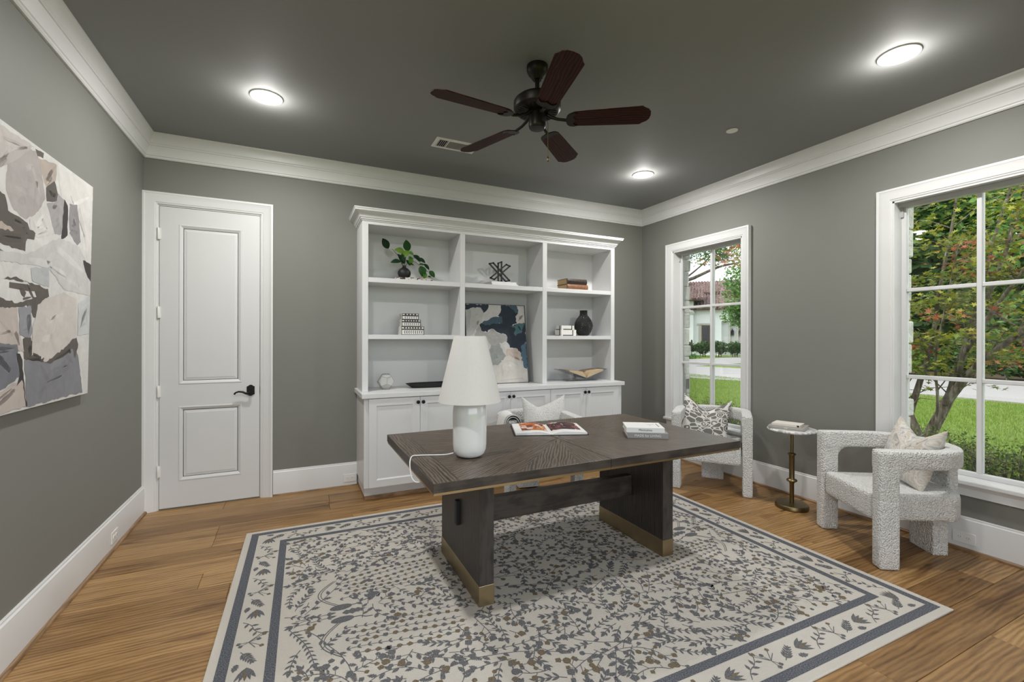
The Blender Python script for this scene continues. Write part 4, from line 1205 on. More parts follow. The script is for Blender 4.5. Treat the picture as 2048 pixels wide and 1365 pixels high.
# inlaid boxes
def inlay(lab, w_, d, h, loc, leaves, rz=0):
    t = thing('inlaid_box', lab, 'box', loc, rz, 'stack of inlaid boxes')
    lidz = h * .66
    G().box(-w_ / 2, w_ / 2, -d / 2, d / 2, 0, lidz - .001).obj('body', 'bone_inlay', t, bevel=.001)
    G().box(-w_ / 2 - .001, w_ / 2 + .001, -d / 2 - .001, d / 2 + .001, lidz, h).obj('lid', 'bone_inlay', t, bevel=.001)
    g = G(); yf = -d / 2; e = .0048
    def strip(x0, x1, z0, z1, y_=yf - .0022): g.box(x0, x1, y_, yf + .0005, z0, z1)
    strip(-w_ / 2, w_ / 2, 0, e); strip(-w_ / 2, w_ / 2, lidz - e, lidz + e); strip(-w_ / 2 - .001, w_ / 2 + .001, h - e, h)
    for s2 in (-1, 1): strip(s2 * w_ / 2 - (e if s2 > 0 else -.0), s2 * w_ / 2 + (0 if s2 > 0 else e), 0, h)
    n = leaves
    for i in range(n):     # sprig of leaves on the body
        x = -w_ / 2 + .016 + (w_ - .032) * (i + .5) / n; zc = lidz * .5; hh = lidz * .30
        for s2 in (-1, 1):
            a = .6 * s2; q = [(0, 0), (.35, .22), (1, 0), (.35, -.22)]
            pts = [(x + (px * math.cos(a + .4 * s2) - py * math.sin(a + .4 * s2)) * hh * 1.3, zc + (px * math.sin(a + .4 * s2) + py * math.cos(a + .4 * s2)) * hh * 1.3) for px, py in q]
            g.prism(pts, yf - .0014, yf + .0005, lambda a_, b_, d_: (a_, d_, b_))
    for i in range(n - 2):
        x = -w_ / 2 + .018 + (w_ - .036) * (i + .5) / (n - 2); zc = (lidz + h) / 2; rx, rz_ = .0085, (h - lidz) * .27
        g.prism([(x + rx * math.cos(2 * PI * j / 8), zc + rz_ * math.sin(2 * PI * j / 8)) for j in range(8)], yf - .0024, yf + .0005, lambda a_, b_, d_: (a_, d_, b_))
    g.obj('inlay', 'black_matte', t)
    g = G()
    for yy in (-d / 4, 0.0, d / 4): g.box(-w_ / 2 - .0013, -w_ / 2 + .0005, yy - .001, yy + .001, 0.002, h - .002)
    g.obj('side_inlay', 'cover_taupe', t)
inlay('black and white leaf-inlaid box, lowest and largest of the stack of three', .215, .16, .080, (.990, 4.335, SH2 + .0005), 9)
inlay('black and white leaf-inlaid box in the middle of the stack of three', .180, .135, .065, (.978, 4.335, SH2 + .081), 8)
inlay('black and white leaf-inlaid box on top of the stack, smallest of three', .157, .115, .057, (.972, 4.335, SH2 + .1465), 6)
def striped_box(lab, w_, d, h, loc, px):
    t = thing('striped_box', lab, 'box', loc, 0, 'striped boxes by the ribbed vase')
    G().box(-w_ / 2, w_ / 2, -d / 2, d / 2, 0, h).obj('body', 'bone_inlay', t, bevel=.001)
    g = G(); yf = -d / 2; xs = -w_ / 2
    g.box(px - .005, px + .005, yf - .001, yf + .0005, 0, h); g.box(-w_ / 2 + .02, px, yf - .001, yf + .0005, 0, .010)
    g.box(xs - .001, xs + .0005, -d / 2 + .03, -d / 2 + .045, 0, h); g.box(xs - .001, xs + .0005, -d / 2 + .045, d / 2, 0, .008)
    g.obj('stripes', 'black_matte', t)
striped_box('white box with black stripes, lower of two beside the ribbed vase', .195, .14, .066, (2.735, 4.325, SH2 + .0005), .052)
striped_box('white box with black stripes, upper of two beside the ribbed vase', .165, .12, .047, (2.730, 4.325, SH2 + .067), .050)
tag(G().lathe([(.03, 0), (.050, .002), (.064, .012), (.086, .045), (.101, .085), (.106, .115), (.100, .150), (.084, .185), (.064, .212), (.048, .232), (.043, .250), (.043, .286), (.046, .290), (.040, .290), (.036, .27)], 56, cap=True).obj('ribbed_vase', 'vase_ribbed', smooth=60, loc=(2.962, 4.300, SH2 + .0005)), 'tall black bottle vase with carved wavy ribs', 'vase')

# blue abstract painting leaning in the middle bay
PW, PH = .697, .845
th = math.atan2(.11, .838)
ap = thing('framed_painting', 'framed navy, teal and blush abstract painting leaning in the bookcase', 'painting', (1.909, 4.300, CT + .0005))
ap.rotation_euler = (-th, 0, 0)
G().box(-PW / 2 + .006, PW / 2 - .006, .004, .022, .006, PH - .006).obj('canvas', 'canvas_edge', ap)
g = G(); f_ = .006
g.box(-PW / 2, PW / 2, -.004, .026, 0, f_); g.box(-PW / 2, PW / 2, -.004, .026, PH - f_, PH); g.box(-PW / 2, -PW / 2 + f_, -.004, .026, f_, PH - f_); g.box(PW / 2 - f_, PW / 2, -.004, .026, f_, PH - f_)
g.obj('frame', 'canvas_dark', ap)
PAL2 = dict(navy=(.022, .032, .048), greige=(.46, .45, .43), teal=(.055, .10, .135), teal2=(.075, .15, .17), blue=(.075, .13, .185), grey=(.36, .355, .335), sage=(.30, .315, .30), blush=(.52, .43, .38), cream=(.58, .55, .51), blushpale=(.56, .52, .48), bgc=(.56, .545, .52))
ART2 = [('bgc', [(0, 0), (PW, 0), (PW, PH), (0, PH)]),
('navy',[(0.69, 0.84), (0.427, 0.84), (0.435, 0.797), (0.486, 0.75), (0.515, 0.805), (0.595, 0.807), (0.649, 0.785), (0.69, 0.78)]),
('greige',[(0.69, 0.77), (0.649, 0.785), (0.595, 0.804), (0.515, 0.802), (0.486, 0.747), (0.512, 0.648), (0.552, 0.602), (0.625, 0.511), (0.69, 0.49)]),
('navy',[(0.283, 0.838), (0.096, 0.837), (0.083, 0.755), (0.126, 0.723), (0.102, 0.645), (0.178, 0.612), (0.085, 0.64), (0.002, 0.652), (0.003, 0.462), (0.009, 0.161), (0.054, 0.203), (0.081, 0.328), (0.136, 0.369), (0.203, 0.38), (0.239, 0.442), (0.23, 0.503), (0.278, 0.534), (0.333, 0.544), (0.402, 0.584), (0.453, 0.543), (0.522, 0.557), (0.54, 0.622), (0.496, 0.643), (0.399, 0.635), (0.278, 0.642), (0.279, 0.709), (0.323, 0.723), (0.282, 0.76)]),
('teal',[(0.518, 0.633), (0.496, 0.658), (0.396, 0.701), (0.279, 0.714), (0.278, 0.642), (0.444, 0.624)]),
('teal2',[(0.178, 0.612), (0.084, 0.645), (0.001, 0.647), (0.043, 0.556), (0.127, 0.504), (0.148, 0.535), (0.122, 0.597)]),
('teal',[(0.188, 0.831), (0.096, 0.837), (0.079, 0.771), (0.112, 0.755)]),
('blue',[(0.072, 0.384), (0.004, 0.452), (0.007, 0.13), (0.055, 0.193), (0.073, 0.276)]),
('grey',[(0.552, 0.607), (0.507, 0.547), (0.448, 0.543), (0.402, 0.584), (0.328, 0.533), (0.273, 0.529), (0.23, 0.503), (0.242, 0.442), (0.323, 0.432), (0.37, 0.371), (0.423, 0.392), (0.471, 0.502), (0.599, 0.502)]),
('sage',[(0.423, 0.392), (0.323, 0.427), (0.284, 0.33), (0.253, 0.289), (0.335, 0.21), (0.412, 0.196), (0.459, 0.332)]),
('blush',[(0.237, 0.37), (0.135, 0.375), (0.081, 0.328), (0.056, 0.183), (0.065, 0.224), (0.197, 0.288), (0.253, 0.289)]),
('cream',[(0.335, 0.21), (0.253, 0.284), (0.197, 0.288), (0.067, 0.178), (0.008, 0.12), (0.014, 0.009), (0.384, 0.01), (0.402, 0.171)]),
('blushpale',[(0.102, 0.645), (0.114, 0.718), (0.084, 0.75), (0.001, 0.758), (0.002, 0.657)]),
('blushpale',[(0.60, 0.44), (0.47, 0.40), (0.45, 0.20), (0.55, 0.05), (0.68, 0.03), (0.69, 0.40)])]
poly_patches('paint', ART2, PAL2, PW, PH, lambda x, y_, d: (PW / 2 - x, .004 - d, y_), ap, rough_edge=.011)

# large canvas on the left wall, its top tipped out from the wall
CH_, CWD = 1.180, 1.25
lean = math.atan2(.022, 1.18)
cv = thing('wall_canvas', 'large unframed grey, cream and umber abstract canvas hung on the wall', 'painting', (XL + .001, 3.365, 1.083))
cv.rotation_euler = (0, lean, 0)
G().box(0, .029, -CWD, 0, 0, CH_).obj('canvas', 'canvas_edge', cv)
PAL1 = dict(mauve=(.39, .355, .345), pinkcream=(.50, .46, .44), umber=(.105, .092, .080), tan=(.42, .36, .315), cream=(.60, .585, .56), grey=(.34, .325, .325), grey2=(.24, .23, .235), black=(.045, .040, .038), slate=(.17, .175, .20), slate2=(.27, .27, .295), slate3=(.215, .215, .235), pale=(.52, .51, .50), bluegrey=(.43, .44, .45), bluepale=(.52, .53, .535), stone=(.55, .515, .485), tan2=(.47, .415, .38), bgc=(.61, .60, .58))
ART1 = [('bgc', [(0, 0), (CWD, 0), (CWD, CH_), (0, CH_)]),
('mauve',[(0.842, 1.043), (0.812, 1.082), (0.695, 1.145), (0.61, 1.152), (0.554, 1.042), (0.529, 0.965), (0.605, 0.871), (0.697, 0.829), (0.784, 0.846), (0.844, 0.913)]),
('pinkcream',[(0.93, 1.159), (0.64, 1.167), (0.797, 1.097), (0.857, 1.028), (0.925, 0.964)]),
('umber',[(0.63, 1.162), (0.555, 1.17), (0.56, 1.143), (0.61, 1.137)]),
('tan',[(0.609, 1.132), (0.43, 1.159), (0.437, 1.079), (0.522, 1.02), (0.543, 1.035)]),
('umber',[(0.528, 1.018), (0.448, 1.075), (0.411, 1.02), (0.42, 0.978), (0.518, 0.957)]),
('cream',[(0.426, 1.16), (0.002, 1.163), (0.002, 0.762), (0.05, 0.753), (0.169, 1.029), (0.375, 1.008)]),
('grey',[(0.411, 1.026), (0.339, 1.012), (0.365, 0.834), (0.434, 0.82), (0.518, 0.946), (0.42, 0.975)]),
('grey2',[(0.288, 1.008), (0.197, 1.027), (0.143, 0.837), (0.184, 0.811), (0.279, 0.858), (0.244, 0.913)]),
('black',[(0.344, 1.016), (0.305, 0.992), (0.299, 0.842), (0.363, 0.8), (0.357, 0.899)]),
('cream',[(0.661, 0.842), (0.517, 0.941), (0.434, 0.82), (0.59, 0.772), (0.649, 0.79)]),
('umber',[(1.0, 0.92), (0.851, 0.893), (0.825, 0.835), (0.678, 0.818), (0.659, 0.793), (0.611, 0.788), (0.619, 0.756), (0.684, 0.748), (0.69, 0.692), (0.95, 0.692)]),
('tan',[(0.97, 0.786), (0.806, 0.775), (0.78, 0.762), (0.97, 0.739)]),
('slate',[(0.95, 0.683), (0.848, 0.665), (0.95, 0.638)]),
('pale',[(0.95, 0.656), (0.672, 0.685), (0.387, 0.813), (0.156, 0.81), (0.001, 0.682), (0.006, 0.552), (0.325, 0.56), (0.48, 0.653), (0.95, 0.616)]),
('black',[(0.109, 0.743), (0.002, 0.734), (0.002, 0.636), (0.075, 0.685)]),
('bluegrey',[(0.641, 0.625), (0.48, 0.653), (0.475, 0.556), (0.628, 0.571)]),
('umber',[(0.95, 0.489), (0.74, 0.462), (0.586, 0.503), (0.607, 0.532), (0.665, 0.562), (0.858, 0.555), (0.771, 0.571), (0.485, 0.549), (0.473, 0.513), (0.574, 0.468), (0.581, 0.405), (0.61, 0.409), (0.642, 0.463), (0.764, 0.441), (0.95, 0.437)]),
('bluepale',[(0.151, 0.503), (0.006, 0.552), (0.008, 0.338), (0.154, 0.33)]),
('stone',[(0.573, 0.452), (0.525, 0.492), (0.324, 0.548), (0.18, 0.525), (0.168, 0.33), (0.422, 0.207), (0.488, 0.201), (0.62, 0.236), (0.609, 0.379)]),
('slate2',[(0.731, 0.443), (0.632, 0.459), (0.616, 0.338), (0.634, 0.312), (0.716, 0.327)]),
('tan2',[(0.95, 0.435), (0.739, 0.442), (0.716, 0.327), (0.677, 0.253), (0.95, 0.299)]),
('slate',[(0.95, 0.299), (0.732, 0.288), (0.707, 0.151), (0.95, 0.06)]),
('umber',[(0.689, 0.312), (0.625, 0.317), (0.624, 0.234), (0.477, 0.201), (0.488, 0.195), (0.675, 0.223)]),
('slate3',[(0.675, 0.218), (0.488, 0.196), (0.193, 0.294), (0.132, 0.194), (0.072, 0.014), (0.641, 0.01)]),
('umber',[(0.488, 0.199), (0.22, 0.294), (0.167, 0.318), (0.143, 0.281), (0.174, 0.202), (0.21, 0.258), (0.455, 0.191)]),
('tan2',[(0.95, 0.06), (0.749, 0.126), (0.68, 0.129), (0.652, 0.012), (0.95, 0.01)]),
('black',[(0.738, 0.25), (0.712, 0.247), (0.69, 0.219), (0.677, 0.139), (0.645, 0.011), (0.654, 0.012), (0.689, 0.135), (0.731, 0.11), (0.708, 0.161)])]
poly_patches('paint', ART1, PAL1, CWD, CH_, lambda x, y_, d: (.029 + d, -x, y_), cv, rough_edge=.005)

# geometric ball: cloudy glass faceted body with metal edges
def geo_ball():
    t = thing('faceted_ball', 'grey faceted glass ball ornament with metal edges on the worktop', 'ornament', (.745, 4.285, CT + .0005))
    bm = bmesh.new(); bmesh.ops.create_icosphere(bm, subdivisions=1, radius=.078)
    d = bmesh.ops.dissolve_limit
    # dual of the icosahedron: a dodecahedron of flat panes
    ico = bmesh.new(); bmesh.ops.create_icosphere(ico, subdivisions=1, radius=1.0)
    M = Matrix.Rotation(.4, 3, 'X') @ Matrix.Rotation(.3, 3, 'Z')
    ico.verts.ensure_lookup_table(); ico.faces.ensure_lookup_table()
    cen = [M @ (f.calc_center_median().normalized() * .077) for f in ico.faces]
    zmin = min(c.z for c in cen); cen = [c - Vector((0, 0, zmin)) for c in cen]
    g = G(); edges = set()
    for v in ico.verts:
        fl = list(v.link_faces); n = M @ v.co
        a = n.orthogonal().normalized(); b = n.cross(a)
        fl.sort(key=lambda f: math.atan2((M @ f.calc_center_median()).dot(b), (M @ f.calc_center_median()).dot(a)))
        ids = [f.index for f in fl]; o = len(g.v)
        g.add([cen[i] for i in ids], [tuple(range(len(ids)))])
        for i in range(len(ids)): edges.add(tuple(sorted((ids[i], ids[(i + 1) % len(ids)]))))
    g.obj('glass_body', 'glass_cloudy', t)
    g = G()
    for a, b in edges: g.tube([cen[a], cen[b]], .0022, 6)
    g.obj('edge_wire', 'cover_taupe', t)
    bm.free(); ico.free()
geo_ball()
# long black tray
def tray():
    t = thing('tray', 'long shallow black tray with pointed ends on the worktop', 'tray', (1.215, 4.300, CT + .0005), R(1))
    L, Wd, h = .285, .085, .042; n = 40
    out = []
    def ringp(sc, z): return [(L * sc * math.copysign(abs(math.cos(a)) ** .75, math.cos(a)), Wd * sc * math.copysign(abs(math.sin(a)) ** .8, math.sin(a)) * (1.0), z) for a in [2 * PI * i / n for i in range(n)]]
    rings = [ringp(.74, 0), ringp(.80, .004), ringp(1.0, h), ringp(.985, h + .001), ringp(.80, .012), ringp(.70, .009)]
    vs = [p for r in rings for p in r]; fs = []
    for j in range(len(rings) - 1):
        for i in range(n): k = (i + 1) % n; fs.append((j * n + i, j * n + k, (j + 1) * n + k, (j + 1) * n + i))
    fs.append(tuple(reversed(range(n)))); fs.append(tuple((len(rings) - 1) * n + i for i in range(n)))
    G().add(vs, fs).obj('dish', 'black_matte', t, smooth=40)
tray()
# open tan book on a clear stand
bs = thing('book_stand', 'clear acrylic V-shaped book stand on the worktop', 'book stand', (2.925, 4.31, CT + .0005), R(-2))
g = G(); tk = .006; hw2 = .285
vx_ = [(-hw2, .125), (0, .030), (hw2, .125)]
poly = vx_ + [(hw2, .125 + tk), (0, .030 + tk), (-hw2, .125 + tk)]
g.prism(poly, -.11, .11, lambda a, b, d: (a, d, b)); g.obj('cradle', 'acrylic', bs)
g = G()
g.box(-.17, .17, -.10, .10, 0, .005); g.obj('foot', 'acrylic', bs)
G().box(-.06, .06, -.004, .004, .005, .045).obj('post', 'acrylic', bs)
tb = thing('open_book', 'old open book with tan pages lying on the clear stand', 'open book', (2.925, 4.31, CT + .0005), R(-2))
for sgn in (-1, 1):
    sl = (.125 - .030) / hw2
    prof = []
    for i in range(15):
        t_ = i / 14; x = .004 + t_ * .215
        z = .030 + tk + .004 + sl * x + .062 * math.sin(min(1, t_ * 3.2) * PI / 2) * (1 - .80 * t_)
        prof.append((sgn * x, z))
    poly = prof + [(sgn * .219, .030 + tk + .0035 + sl * .219), (sgn * .004, .030 + tk + .0035)]
    G().prism(poly, -.135, .105, lambda a, b, d: (a, d, b)).obj('pages', 'tan_page', tb, smooth=50)
    cov = [(sgn * .002, .0305 + tk), (sgn * .226, .0305 + tk + sl * .226), (sgn * .226, .0335 + tk + sl * .226), (sgn * .002, .0335 + tk)]
    G().prism(cov, -.14, .11, lambda a, b, d: (a, d, b)).obj('cover', 'cover_taupe', tb)

# ------------------------------------------------------------------ rug with vine pattern
RW, RH = 3.41, 2.54
RC = (1.366, 2.402)
rug = tag(G().box(-RW / 2, RW / 2, -RH / 2, RH / 2, 0, .0095).obj('rug', 'rug_cream', bevel=.003, loc=(RC[0], RC[1], .0005), rot=(0, 0, R(-.8))), 'cream rug with a dark floral vine pattern and double striped border', 'rug')
def stripe(off, wd):
    x, y_ = RW / 2 - off, RH / 2 - off
    G().frame([(0, 0), (-wd, 0)], -x, x, -y_, y_, lambda a, b, d: (a, b, .0100), 4).obj('border_stripe', 'rug_navy', rug)
stripe(.038, .045); stripe(.222, .042)

class Pat:
    def __init__(s): s.v = {'ink': [], 'brown': []}; s.f = {'ink': [], 'brown': []}; s.k = 0; s.occ = np.zeros((420, 320), np.int16)
    def poly(s, pts, c='ink'):
        o = len(s.v[c]); s.k += 1
        z = .0101 + (s.k % 40) * .00001
        s.v[c] += [(x, y_, z) for x, y_ in pts]; s.f[c].append(tuple(range(o, o + len(pts))))
    def line(s, pts, w_=.0036, c='ink'):
        for a, b in zip(pts, pts[1:]):
            dx, dy = b[0] - a[0], b[1] - a[1]; L = math.hypot(dx, dy) or 1
            nx, ny = -dy / L * w_ / 2, dx / L * w_ / 2
            s.poly([(a[0] + nx, a[1] + ny), (a[0] - nx, a[1] - ny), (b[0] - nx, b[1] - ny), (b[0] + nx, b[1] + ny)], c)
    def leaf(s, p, a, L, wd=.36, c='ink', serr=False):
        if serr: t = [(0, 0), (.18, .5), (.30, .32), (.42, .62), (.55, .36), (.66, .5), (.78, .22), (1, 0), (.78, -.22), (.66, -.5), (.55, -.36), (.42, -.62), (.30, -.32), (.18, -.5)]
        else: t = [(0, 0), (.25, .40), (.5, .5), (.78, .28), (1, 0), (.78, -.28), (.5, -.5), (.25, -.40)]
        ca, sa = math.cos(a), math.sin(a)
        s.poly([(p[0] + (x * ca - y_ * wd * sa) * L, p[1] + (x * sa + y_ * wd * ca) * L) for x, y_ in t], c)
    def dot(s, p, r, c='ink', n=9, jit=.15):
        s.poly([(p[0] + r * (1 + jit * math.sin(3 * i + p[0] * 40)) * math.cos(2 * PI * i / n), p[1] + r * (1 + jit * math.sin(3 * i + p[0] * 40)) * math.sin(2 * PI * i / n)) for i in range(n)], c)
    def feather(s, p, a, L, c='ink'):
        s.line([p, (p[0] + math.cos(a) * L, p[1] + math.sin(a) * L)], .0035, c)
        n = 5
        for i in range(1, n + 1):
            q = (p[0] + math.cos(a) * L * i / n * .92, p[1] + math.sin(a) * L * i / n * .92); l_ = L * .40 * (1.12 - .5 * i / n)
            for sg in (-1, 1): s.leaf(q, a + sg * .62, l_, .34, c)
        s.leaf((p[0] + math.cos(a) * L * .8, p[1] + math.sin(a) * L * .8), a, L * .34, .4, c)
P_ = Pat()
rg = random.Random(21)
FXR, FYR = RW / 2 - .275, RH / 2 - .275      # inner field half sizes
def occ_idx(x, y_): return int((x + 2.1) * 100), int((y_ + 1.6) * 100)
def occupied(pts):
    c = 0
    for x, y_ in pts:
        i, j = occ_idx(x, y_)
        if abs(x) > FXR - .012 or abs(y_) > FYR - .012: return 99
        c += P_.occ[i, j] > 0
    return c
def mark(pts, r=1):
    for x, y_ in pts:
        i, j = occ_idx(x, y_)
        P_.occ[max(i - r, 0):i + r + 1, max(j - r, 0):j + r + 1] = 1
def sprig(x, y_, a, n, step, curv, kind, force=False):
    pts = [(x, y_)]; an = a; ang = [a]
    for i in range(n):
        an += curv + rg.uniform(-.10, .10)
        pts.append((pts[-1][0] + math.cos(an) * step, pts[-1][1] + math.sin(an) * step)); ang.append(an)
    if not force and occupied(pts[2:]) > max(0, len(pts) // 9): return False
    P_.line(pts, .0038)
    for i in range(1, len(pts)):
        an = ang[i]
        for sg in ((-1, 1) if kind in (0, 2) else ((-1) ** i,)):
            if kind == 0: P_.leaf(pts[i], an + sg * .75, rg.uniform(.024, .034), .36)
            elif kind == 1:
                L = rg.uniform(.028, .05); q = (pts[i][0] + math.cos(an + sg * .9) * L, pts[i][1] + math.sin(an + sg * .9) * L)
                P_.line([pts[i], q], .003); P_.dot(q, rg.uniform(.010, .015), 'brown' if rg.random() < .38 else 'ink')
                if rg.random() < .4: P_.leaf(pts[i], an - sg * .8, .03, .4)
            elif kind == 2: P_.leaf(pts[i], an + sg * .6, .040, .30, serr=False)
            else: P_.leaf(pts[i], an + sg * .8, rg.uniform(.032, .046), .46, 'ink', True)
    q = pts[-1]
    if kind == 1: P_.dot(q, .019, 'brown' if rg.random() < .4 else 'ink')
    elif kind == 3: P_.feather(q, ang[-1], .06)
    else: P_.leaf(q, ang[-1], .045, .42)
    ext = list(pts)
    for i in range(1, len(pts)):
        for sg in (-1, 1): ext.append((pts[i][0] + math.cos(ang[i] + sg * 1.2) * .03, pts[i][1] + math.sin(ang[i] + sg * 1.2) * .03))
    mark(ext)
    return pts, ang
def bird(x, y_, sx, sy):
    """long-tailed bird: body, neck and rows of beaded tail plumes"""
    body = [(x + sx * .055 * math.cos(2 * PI * i / 14), y_ + sy * (.026 * math.sin(2 * PI * i / 14))) for i in range(14)]
    P_.poly(body)
    P_.line([(x + sx * .04, y_), (x + sx * .085, y_ + sy * .004), (x + sx * .11, y_ + sy * .022), (x + sx * .14, y_ + sy * .026)], .007)
    P_.leaf((x + sx * .0, y_ - sy * .055), 0 if sx > 0 else PI, .12, .34, 'ink', True)
    arc = [(x - sx * (.02 + .085 * math.sin(PI * i / 12)), y_ + sy * (.02 + .26 * i / 12)) for i in range(13)]
    P_.line(arc, .005); P_.line([(a + sx * .014, b) for a, b in arc], .004)
    for r in range(6):
        y0 = y_ + sy * (.075 + .042 * r); x0 = x - sx * .0 + sx * .02 * (r % 2); n = 13
        pts = [(x0 + sx * .045 * i, y0 + sy * (.004 * i + .010 * math.sin(i * .5 + r))) for i in range(n)]
        P_.line(pts, .003)
        for i, p in enumerate(pts[:-1]):
            if r % 2: P_.dot((p[0] + sx * .02, p[1]), .0135, 'brown' if i % 3 else 'ink')
            else:
                for sg in (-1, 1): P_.leaf(p, (0 if sx > 0 else PI) + sg * .7, .024, .4)
        mark(pts, 2)
    mark(body + arc, 3)
for sx in (1, -1):
    for sy in (1, -1):
        bird(-sx * (FXR - .27), sy * .055, sx, sy)
# main vines, mirrored end to end
for sx in (1, -1):
    for sy in (1, -1):
        a0 = 0 if sx > 0 else PI
        for (x, y_, a, n, cu, kd) in ((-FXR + .06, .02, .0, 3, 0, 0), (-FXR + .10, .06, .9, 9, .05, 3), (-.48, .03, .55, 16, -.05, 3), (-.45, .02, -.2, 14, .07, 1), (-.75, .50, .4, 12, -.06, 0), (-.95, .62, -.3, 14, .06, 3), (-1.2, .72, .1, 12, -.03, 1), (-.2, .65, .8, 8, -.1, 3)):
            ang = a * sy; ang = ang if sx > 0 else PI - ang
            sprig(sx * x, sy * y_, ang, n, .047, cu * sx * sy, kd, True)
tries = 0; made = 0
while tries < 9000 and made < 820:
    tries += 1
    n = rg.choice((5, 6, 8, 10) if tries < 3000 else (3, 4, 5) if tries < 6000 else (2, 3))
    if sprig(rg.uniform(-FXR, FXR), rg.uniform(-FYR, FYR), rg.uniform(-PI, PI), n, .031, rg.uniform(-.2, .2), rg.choice((0, 0, 1, 1, 2, 3))): made += 1
for k in range(900):     # small fillers
    x, y_ = rg.uniform(-FXR + .02, FXR - .02), rg.uniform(-FYR + .02, FYR - .02)
    i, j = occ_idx(x, y_)
    if P_.occ[max(i - 1, 0):i + 2, max(j - 1, 0):j + 2].any(): continue
    if rg.random() < .5: P_.leaf((x, y_), rg.uniform(-PI, PI), .034, .42)
    else: P_.dot((x, y_), .010, 'brown' if rg.random() < .4 else 'ink')
    mark([(x, y_)], 2)
# border band motifs
def band(x0, y0, x1, y1):
    L = math.hypot(x1 - x0, y1 - y0); a = math.atan2(y1 - y0, x1 - x0); n = int(L / .108)
    ca, sa = math.cos(a), math.sin(a)
    def T(s_, t_): return (x0 + ca * s_ - sa * t_, y0 + sa * s_ + ca * t_)
    for i in range(n):
        s_ = (i + .5) * L / n; k = i % 4
        if k == 0:
            for dd in (-.5, -.25, 0, .25, .5): P_.leaf(T(s_ - .045, 0), a + dd, .085, .22, 'brown' if abs(dd) < .1 else 'ink')
        elif k == 1:
            pts = [T(s_ - .06 + .02 * j, -.05 + .015 * j + .01 * math.sin(j)) for j in range(7)]; P_.line(pts, .0035)
            for j in range(1, 7): P_.leaf(pts[j], a + .9 * (-1) ** j + .5, .034, .4)
        elif k == 2:
            P_.line([T(s_ - .05, .04), T(s_, -.01), T(s_ + .05, .02)], .0035)
            for dd, tt in ((-.04, .05), (-.01, .03), (.02, -.04), (.045, .045), (.0, -.05)): P_.line([T(s_, -.01), T(s_ + dd, tt)], .003); P_.dot(T(s_ + dd, tt), .010, 'brown' if tt > .04 else 'ink')
        else:
            P_.feather(T(s_ - .05, -.035), a + .55, .10)
            P_.leaf(T(s_ + .03, -.04), a - .2, .05, .5, 'ink', True)
xb, yb = RW / 2 - .153, RH / 2 - .153
band(-xb, -yb, xb, -yb); band(xb, -yb, xb, yb); band(xb, yb, -xb, yb); band(-xb, yb, -xb, -yb)
for c in ('ink', 'brown'):
    me = bpy.data.meshes.new('vine_pattern'); me.from_pydata(P_.v[c], [], P_.f[c])
    stuff(mkobj('vine_pattern', me, 'rug_' + c, rug))

# ------------------------------------------------------------------ outside
GZ = -.25
def slab(name, pts, z0, z1, mat, lab):
    return struct(G().prism(pts, z0, z1).obj(name, mat), lab)
slab('ground_lawn', [(-60, -60), (120, -60), (120, 120), (-60, 120)], GZ - .3, GZ, 'lawn', 'green front lawn')
# road along the house front, gravel edge, far kerb strip and planting bed
slab('ground_road', [(17.6, -40), (24.6, -40), (24.2, 9), (21.5, 19.6), (26.6, 20.5), (40, 26), (44, 22), (60, 20), (60, 34), (30, 26.5), (21.0, 25.5), (14.6, 40), (11.5, 40), (15.2, 13.6), (16.2, 12.0), (17.6, 7)], GZ, GZ + .02, 'asphalt', 'pale grey road')
slab('ground_gravel', [(16.6, -40), (17.75, -40), (17.75, 6.9), (16.35, 12.2), (15.4, 13.9), (12.0, 36), (11.2, 36), (14.9, 13.3), (15.7, 11.6), (16.75, 6.6)], GZ, GZ + .03, 'gravel', 'grey gravel edge of the road')
slab('ground_bed', [(24.6, -40), (34, -40), (34, 16), (24.4, 14), (24.2, 9)], GZ, GZ + .05, 'mulch', 'mulched bed across the road')

# grass blades on the near lawn
N = 90000
u = nr.random(N) ** .7
gx = 5.3 + u * 11.2; gy = gx * (.18 + nr.random(N) * .78)
pos = np.stack([gx, gy, np.full(N, GZ)], 1)
nrm = np.stack([nr.normal(size=N), nr.normal(size=N), np.zeros(N)], 1); nrm /= np.linalg.norm(nrm, axis=1)[:, None]
tan_ = np.stack([nr.normal(size=N) * .35, nr.normal(size=N) * .35, np.ones(N)], 1); tan_ -= (tan_ * nrm).sum(1)[:, None] * nrm; tan_ /= np.linalg.norm(tan_, axis=1)[:, None]
me = instances('grass', [(0, -.12), (1, 0), (0, .12)], pos, nrm, tan_, .035 + nr.random(N) * .035, pick_cols(N, [(.165, .255, .045), (.13, .21, .03), (.22, .31, .07), (.27, .33, .10)]))
gr = tag(stuff(mkobj('grass', me, 'leaf')), 'short bright green grass blades of the front lawn', 'grass')

